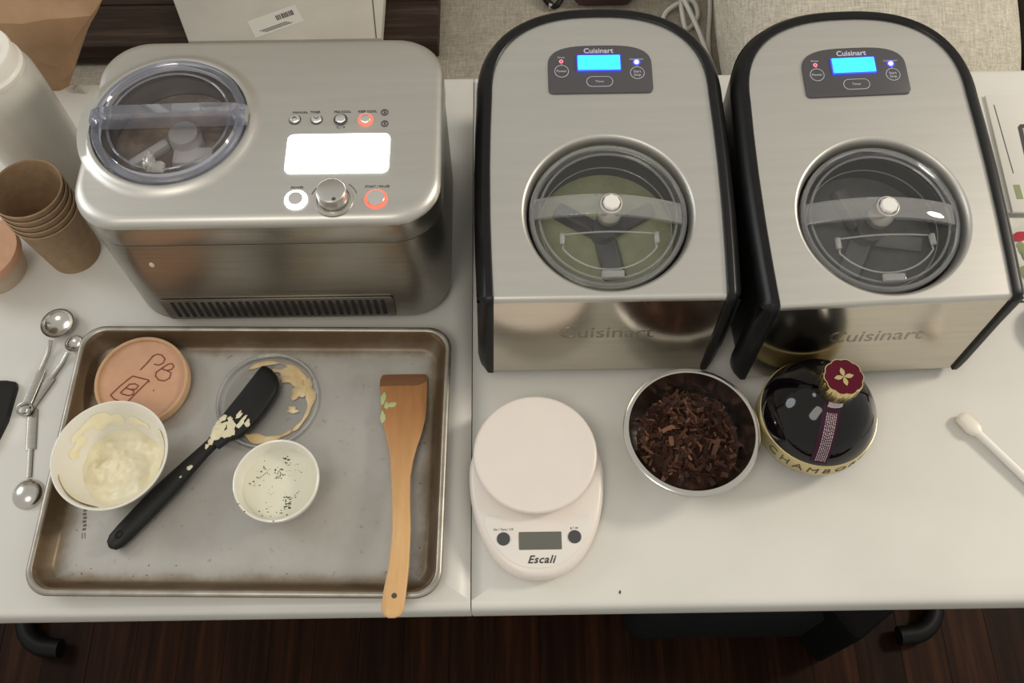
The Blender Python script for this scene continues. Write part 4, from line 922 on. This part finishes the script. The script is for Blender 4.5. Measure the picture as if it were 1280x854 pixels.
def spoons():
    t = root('measuring_spoon_set', 'three steel measuring spoons on a ring at the left of the tray', 'spoons', (-0.5870, 0.4530, TZ))
    org = Vector((-0.5870, 0.4530))
    def spoon(ring, bowl, r, up, lift, wide, lab):
        d = Vector(bowl) - Vector(ring); L = d.length; an = math.atan2(d.y, d.x); off = Vector(ring) - org
        T = Tr(off.x, off.y, 0) @ Rz(an)
        s_ = 1 if up else -1
        m = MB(T); zc = lift
        rim = L - r
        m.sweep([(-0.008, 0, zc), (-0.006, 0, zc), (0.0, 0, zc), (rim * 0.55, 0, zc)], [wide * 0.7, wide, wide, wide], [0.0006] * 4, 12, 4)
        m.sweep([(rim * 0.53, 0, zc + 0.0002), (rim * 0.8, 0, zc), (rim * 0.97, 0, zc + (r * 0.3 if up else 0))], [wide * 0.52, wide * 0.5, wide * 0.5], [0.0008] * 3, 10, 3)
        h = m.build('spoon', M['steel'], t, angle=40)
        m = MB(T); P = []; n = 10
        zt = lift + (r * 0.55 if up else -0.0)
        for i in range(n + 1):
            a = PI / 2 * i / n; P.append((r * math.cos(a), -s_ * r * 0.62 * math.sin(a)))
        Pi = [((rr_ * 0.955), z_ + s_ * (0.0 if i == 0 else 0.0007)) for i, (rr_, z_) in enumerate(P)]
        zoff = r * 0.62 + 0.0004 if up else 0.0006
        m.lathe(P + list(reversed(Pi)), (L, 0, zoff), 36); m.build('scoop', M['polished'], h, angle=60)
        return h
    spoon((-0.5890, 0.4590), (-0.5690, 0.5690), 0.0205, True, 0.0052, 0.0058, '')
    spoon((-0.5850, 0.4570), (-0.5455, 0.5430), 0.0110, True, 0.0030, 0.0055, '')
    spoon((-0.5800, 0.4500), (-0.5640, 0.3505), 0.0182, False, 0.0012, 0.0062, '')
    m = MB(Tr(-0.002, 0.003, 0.006) @ Rx(0.35) @ Rz(0.2)); m.tube([(0.0095 * math.cos(a), 0.0075 * math.sin(a), 0) for a in [2 * PI * i / 24 for i in range(24)]], 0.0010, 8, closed=True); m.build('ring', M['dark_steel'], t)
    m = MB(); m.box((0.0045, -0.0005, 0.0075), (0.005, 0.006, 0.004), bev=0.001); m.build('ring_clasp', M['dark_steel'], t)
spoons()

m = MB(); pts = [(-0.10, -0.050), (-0.012, -0.050), (-0.004, -0.040), (0.0035, -0.010), (0.0055, 0.034), (0.003, 0.041), (-0.008, 0.043), (-0.10, 0.043)]
m.prism(pts, 0.0, 0.009, 0.003)
o = m.build('black_scraper', M['black_matt']); tag(o, 'edge of a flat black scraper beside the measuring spoons', 'scraper'); put(o, (-0.6105, 0.4510, TZ))

# crumpled kraft bag on the rear corner of the table
def paper_bag():
    t = root('paper_bag', 'crumpled brown kraft paper bag at the rear left corner of the table', 'bag', (-0.70, 0.955, TZ))
    m = MB()
    A = (-0.06, 0.004, 0.0); B = (0.052, 0.0, 0.0)
    rows = [
        [(-0.16, 0.010, 0.0), (-0.02, 0.004, 0.0), (0.052, 0.002, 0.0), (0.064, 0.010, 0.001), (0.075, 0.16, 0.004), (-0.16, 0.16, 0.0)],
        [(-0.17, 0.006, 0.05), (-0.012, -0.004, 0.05), (0.072, 0.008, 0.045), (0.088, 0.022, 0.045), (0.10, 0.17, 0.05), (-0.17, 0.17, 0.05)],
        [(-0.18, 0.002, 0.10), (0.012, -0.012, 0.095), (0.108, 0.012, 0.09), (0.122, 0.030, 0.09), (0.13, 0.18, 0.10), (-0.18, 0.18, 0.10)],
        [(-0.185, 0.010, 0.145), (0.030, -0.002, 0.132), (0.142, 0.020, 0.126), (0.158, 0.042, 0.128), (0.16, 0.18, 0.14), (-0.185, 0.18, 0.15)],
        [(-0.18, 0.055, 0.185), (0.035, 0.045, 0.172), (0.15, 0.050, 0.160), (0.168, 0.068, 0.162), (0.17, 0.17, 0.17), (-0.18, 0.17, 0.19)],
        [(-0.16, 0.100, 0.21), (0.03, 0.095, 0.20), (0.155, 0.095, 0.19), (0.165, 0.10, 0.19), (0.16, 0.14, 0.19), (-0.16, 0.14, 0.21)]]
    m.loft(rows, cap0=True, cap1=True)
    bmesh.ops.triangulate(m.bm, faces=m.bm.faces)
    bmesh.ops.subdivide_edges(m.bm, edges=m.bm.edges, cuts=3, use_grid_fill=True)
    from mathutils import noise as mn
    for v in m.bm.verts:
        if v.co.z > 0.01: v.co += Vector((mn.noise(v.co * 22), mn.noise(v.co * 22 + Vector((5, 0, 0))), mn.noise(v.co * 22 + Vector((0, 7, 0))))) * 0.006
    m.build('bag_body', M['kraft_bag'], t, angle=18)
paper_bag()
m = MB(); rg = random.Random(9); rnd_blob(m, (0, 0, 0), 0.012, 0.008, 0.008, rg, 14, 4, 0.5); o = m.build('paper_scrap', M['paper'], angle=20); tag(o, 'small white paper scrap beside the kraft bag at the table rear', 'paper'); put(o, (-0.618, 0.958, TZ))

# ------------------------------------------------------------------ right end of the table
def stick():
    t = root('spreader_stick', 'white plastic stick with a flattened tip at the right of the table', 'utensil', (0.5320, 0.4290, TZ))
    d = Vector((0.592 - 0.532, 0.349 - 0.429)); an = math.atan2(d.y, d.x); T = Rz(an)
    m = MB(T); m.sweep([(0.024, 0, 0.0075), (0.032, 0, 0.0070), (0.10, 0, 0.0055), (0.22, 0, 0.0052)], [0.0050, 0.0046, 0.0050, 0.0052], [0.0044, 0.0044, 0.005, 0.005], 14, 2.2); m.build('shaft', M['white_plastic'], t)
    m = MB(T); m.sweep([(0, 0, 0.0055), (0.002, 0, 0.0060), (0.006, 0, 0.0066), (0.020, 0, 0.0072), (0.026, 0, 0.0074), (0.029, 0, 0.0074)], [0.0055, 0.0078, 0.0088, 0.0098, 0.0080, 0.0052], [0.003, 0.0045, 0.0052, 0.0060, 0.0054, 0.0046], 18, 2.6); m.build('tip', mat('tip_plastic', (0.82, 0.77, 0.67), None, 0.35), t)
stick()
def booklet():
    t = root('booklet', 'white printed booklet right of the tall ice cream makers', 'booklet', (0.662, 0.7145, TZ))
    def quad(off, s=0): return [(0.002 - off, 0.0 + off * 0.3), (0.17, -0.004), (0.18, 0.196), (0.012 - off * 1.4, 0.198 + s)]
    for i, off in enumerate((0.018, 0.012, 0.006)):
        m = MB(); m.prism(quad(off), 0.0030 * i, 0.0030 * i + 0.0028); m.build('page', mat('page_white', (0.66, 0.64, 0.58), None, 0.7), t, smooth=False)
    m = MB(); m.prism(quad(0.0), 0.009, 0.0125, 0.0006); cv = m.build('cover', mat('cover_white', (0.74, 0.72, 0.67), None, 0.4), t)
    def flat(pts, mm, nm): m = MB(); m.prism(pts, 0.0123, 0.0129); return m.build(nm, mm, t, smooth=False)
    flat([(0.0195, 0.180), (0.0205, 0.180), (0.0185, 0.062), (0.0175, 0.062)], M['print_dark'], 'text_line')
    flat([(0.0125, 0.020), (0.021, 0.020), (0.0215, 0.043), (0.0130, 0.043)], M['leaf_green'], 'green_sticker')
    fr = flat([(0.0395, 0.082), (0.0440, 0.076), (0.12, 0.076), (0.125, 0.145), (0.0480, 0.145), (0.0435, 0.140)], M['print_dark'], 'black_frame')
    m = MB(); m.prism([(0.0450, 0.086), (0.115, 0.086), (0.12, 0.138), (0.0490, 0.138)], 0.0126, 0.0133); m.build('picture', mat('picture_grey', (0.42, 0.38, 0.38), None, 0.4), t, smooth=False)
booklet()
def cloth():
    t = root('floral_cloth', 'white cloth with red and green floral print at the right edge', 'cloth', (0.700, 0.645, TZ))
    from mathutils import noise as mn
    m = MB(); N = 24; R = []
    for j in range(N + 1):
        R.append([(-0.075 + 0.17 * i / N + 0.02 * (1 - j / N) * 0, -0.06 + 0.125 * j / N, 0.0015 + 0.0022 * (1 + mn.noise(Vector((i * 0.35, j * 0.35, 2))))) for i in range(N + 1)])
    m.loft(R, closed=False)
    m.loft([[(x, y, 0.0) for x, y in ((-0.075, -0.06), (0.095, -0.06))], [(x, y, 0.0) for x, y in ((-0.075, 0.065), (0.095, 0.065))]], closed=False)
    m.build('cloth_sheet', M['cloth_white'], t, angle=60)
    rg = random.Random(3)
    m = MB(); rnd_blob(m, (-0.020, 0.036, 0.0045), 0.020, 0.010, 0.0015, rg, 16, 3, 0.3); m.build('red_flower', M['red_flower'], t)
    m = MB()
    for x, y, a, b in ((-0.028, 0.012, 0.012, 0.016), (-0.034, -0.020, 0.010, 0.014), (-0.010, -0.03, 0.016, 0.01)): rnd_blob(m, (x, y, 0.0042), a, b, 0.0015, rg, 16, 3, 0.35)
    m.build('green_leaf', M['leaf_green'], t)
cloth()
m = MB(); m.lathe([(0, 0), (0.028, 0), (0.034, 0.006), (0.036, 0.016), (0.034, 0.018), (0.030, 0.012), (0, 0.010)], n=40); o = m.build('wooden_dish', M['brown_wood']); tag(o, 'small round brown wooden dish at the right edge of the table', 'dish'); put(o, (0.684, 0.545, TZ))
for i, (x, y, r, lab) in enumerate(((0.1150, 0.2280, 0.0014, 'tiny dark crumb near the front edge of the table'),)):
    m = MB(); rnd_blob(m, (0, 0, 0), r * 0.8, r * 1.7, 0.0012, rgc, 10, 3, 0.3); o = m.build('crumb', M['print_dark']); tag(o, lab, 'crumb'); put(o, (x, y, TZ))

# ------------------------------------------------------------------ behind the table: sofa and what lies on it
SZ = 0.49
def sofa():
    t = root('sofa', 'long taupe fabric sofa behind the table', 'sofa', (0.0, 1.5, 0))
    m = MB(); m.box((0, 0, 0.17), (3.4, 0.86, 0.26), bev=0.03); m.build('base', M['sofa'], t)
    for x in (-1.1333, 0.0, 1.1333):
        m = MB(); m.box((x, -0.04, SZ - 0.095), (1.130, 0.80, 0.19), bev=0.035); m.build('seat_cushion', M['sofa'], t)
    m = MB(); m.box((0, 0.50, 0.48), (3.4, 0.20, 0.80), bev=0.05); m.build('backrest', M['sofa'], t)
    for x in (-1.6, -0.5, 0.5, 1.6):
        m = MB(); m.box((x, -0.38, 0.02), (0.05, 0.05, 0.04)); m.build('leg', M['leg_black'], t)
sofa()
def board():
    t = root('wooden_board', 'dark brown plank board lying on the sofa behind the stainless maker', 'board', (-0.56, 1.50, SZ))
    for i in range(5):
        m = MB(); w = 0.098; m.box((0, -0.215 + i * 0.1, 0.030), (0.874, w, 0.04), bev=0.003); m.build('plank', M['board_wood'], t, smooth=False)
    for x in (-0.36, 0.36):
        m = MB(); m.box((x, 0, 0.005), (0.06, 0.46, 0.0098)); m.build('batten', M['board_wood'], t, smooth=False)
board()
def parcel():
    t = root('parcel', 'flat white parcel with a shipping label on the dark board', 'parcel', (-0.385, 1.44, SZ + 0.0505))
    m = MB(); m.prism([(-0.170, -0.215), (0.166, -0.215), (0.168, 0.22), (-0.350, 0.22)], 0, 0.020, 0.004); m.build('parcel_body', M['paper'], t, angle=40)
    m = MB(); m.tube([(0.157, -0.214, 0.0202), (0.143, -0.10, 0.0202), (0.138, 0.05, 0.0202)], 0.0009, 5); m.build('flap_edge', M['print_dark'], t)
    T = Tr(-0.022, -0.172, 0.0202) @ Rz(0.45)
    m = MB(T); m.prism(rrect(0.045, 0.022, 0.001, 2), 0, 0.0004); lb = m.build('shipping_label', mat('label_paper', (0.56, 0.54, 0.49), None, 0.4), t)
    m = MB(T); rg = random.Random(5); x = 0.004
    while x < 0.034: w = rg.uniform(0.0008, 0.0022); m.box((x, 0.006, 0.0006), (w, 0.012, 0.0005)); x += w + rg.uniform(0.0006, 0.0016)
    for k in range(3): m.box((-0.008 + k * 0.004, -0.010 - k * 0.003, 0.0006), (0.05, 0.0012, 0.0005))
    m.build('label_print', M['print_dark'], lb, smooth=False)
parcel()
def pillow():
    from mathutils import noise as mn
    m = MB(); N = 40; T = []; 
    def surf(sgn):
        rows = []
        for j in range(N + 1):
            v = -1 + 2 * j / N; row = []
            for i in range(N + 1):
                u = -1 + 2 * i / N
                ex = 1 - 0.07 * (1 - (1 - v * v)) ; ey = 1 - 0.07 * u * u
                pu = math.copysign(abs(u) ** 1.0, u); h = (max(0, 1 - abs(u) ** 2.6) * max(0, 1 - abs(v) ** 2.6)) ** 0.45
                x = 0.258 * u * (1 - 0.06 * v * v); y = 0.24 * v * (1 - 0.06 * u * u)
                z = sgn * 0.075 * h + 0.006 * mn.noise(Vector((x * 9, y * 9, sgn)))
                row.append((x, y, z))
            rows.append(row)
        return rows
    m.loft(surf(1), closed=False); m.loft(surf(-1), closed=False)
    bmesh.ops.remove_doubles(m.bm, verts=m.bm.verts, dist=0.002)
    o = m.build('pillow', M['pillow'], angle=80); tag(o, 'pale beige woven pillow on the sofa behind the tall makers', 'pillow')
    o.location = (0.612, 1.26, SZ + 0.115); o.rotation_euler = (0.28, 0, 0.0)
pillow()
m = MB()
def cordpath(c, n=80):
    P = [Vector(p) for p in c]; out = []
    for k_ in range(len(P) - 1):
        a = P[max(k_ - 1, 0)]; b = P[k_]; c_ = P[k_ + 1]; d = P[min(k_ + 2, len(P) - 1)]
        for i in range(10):
            q = i / 10; out.append(0.5 * ((2 * b) + (-a + c_) * q + (2 * a - 5 * b + 4 * c_ - d) * q * q + (-a + 3 * b - 3 * c_ + d) * q ** 3))
    out.append(P[-1]); return out
r_ = 0.0045; z = SZ + r_ + 0.001
m.tube(cordpath([(0.290, 1.25, z), (0.288, 1.325, z), (0.312, 1.355, z + 0.004), (0.345, 1.365, z + 0.004), (0.352, 1.33, z), (0.330, 1.300, z), (0.322, 1.32, z + 0.011), (0.325, 1.37, z + 0.011), (0.35, 1.42, z), (0.40, 1.45, z)]), r_, 8)
m.tube(cordpath([(0.290, 1.46, z + 0.026), (0.318, 1.365, z + 0.028), (0.342, 1.29, z + 0.020), (0.360, 1.235, z + 0.004), (0.372, 1.17, z), (0.36, 1.10, z)]), r_, 8)
m.tube(cordpath([(0.385, 1.46, z), (0.378, 1.36, z), (0.366, 1.27, z), (0.362, 1.20, z + 0.004), (0.371, 1.13, z)]), r_ * 0.9, 8)
o = m.build('white_cord', M['cord']); tag(o, 'white cable looped on the sofa between the two tall makers', 'cable')
def pouch():
    t = root('maroon_pouch', 'dark maroon pouch with black strap at the top edge on the sofa', 'bag', (0.14, 1.415, SZ))
    m = MB(); m.box((0.04, 0.01, 0.035), (0.12, 0.14, 0.068), bev=0.02); m.build('pouch_body', M['maroon'], t)
    m = MB(); m.tube(cordpath([(0.0, 0.0, 0.03), (-0.03, -0.04, 0.03), (-0.05, -0.06, 0.012), (-0.07, -0.035, 0.012), (-0.075, 0.03, 0.012)]), 0.006, 8); m.build('strap', M['black'], t)
    m = MB(); m.box((-0.055, -0.058, 0.010), (0.016, 0.008, 0.012), bev=0.002); m.build('buckle', M['polished'], t)
pouch()
m = MB(); m.box((0, 0, 0.06), (0.40, 0.55, 0.118), bev=0.04); o = m.build('block', M['dark_brown']); tag(o, 'dark brown blanket on the sofa right of the pillow', 'block'); put(o, (1.085, 1.33, SZ))  # plain dark brown rounded block beside the pillow

# ------------------------------------------------------------------ under the table
def duffel():
    t = root('equipment_bag', 'black equipment bag on the floor under the table', 'bag', (0.385, 0.36, 0))
    m = MB(); m.box((0.005, 0.055, 0.11), (0.39, 0.24, 0.215), bev=0.03); m.build('bag_body', M['bag_dark'], t)
    m = MB(Tr(0.190, -0.030, 0) @ Rz(0.62)); m.box((0, 0.03, 0.12), (0.15, 0.15, 0.235), bev=0.012); m.build('side_pocket', mat('black_nylon', (0.003, 0.003, 0.003), None, 0.8, spec=0.1), t)
duffel()
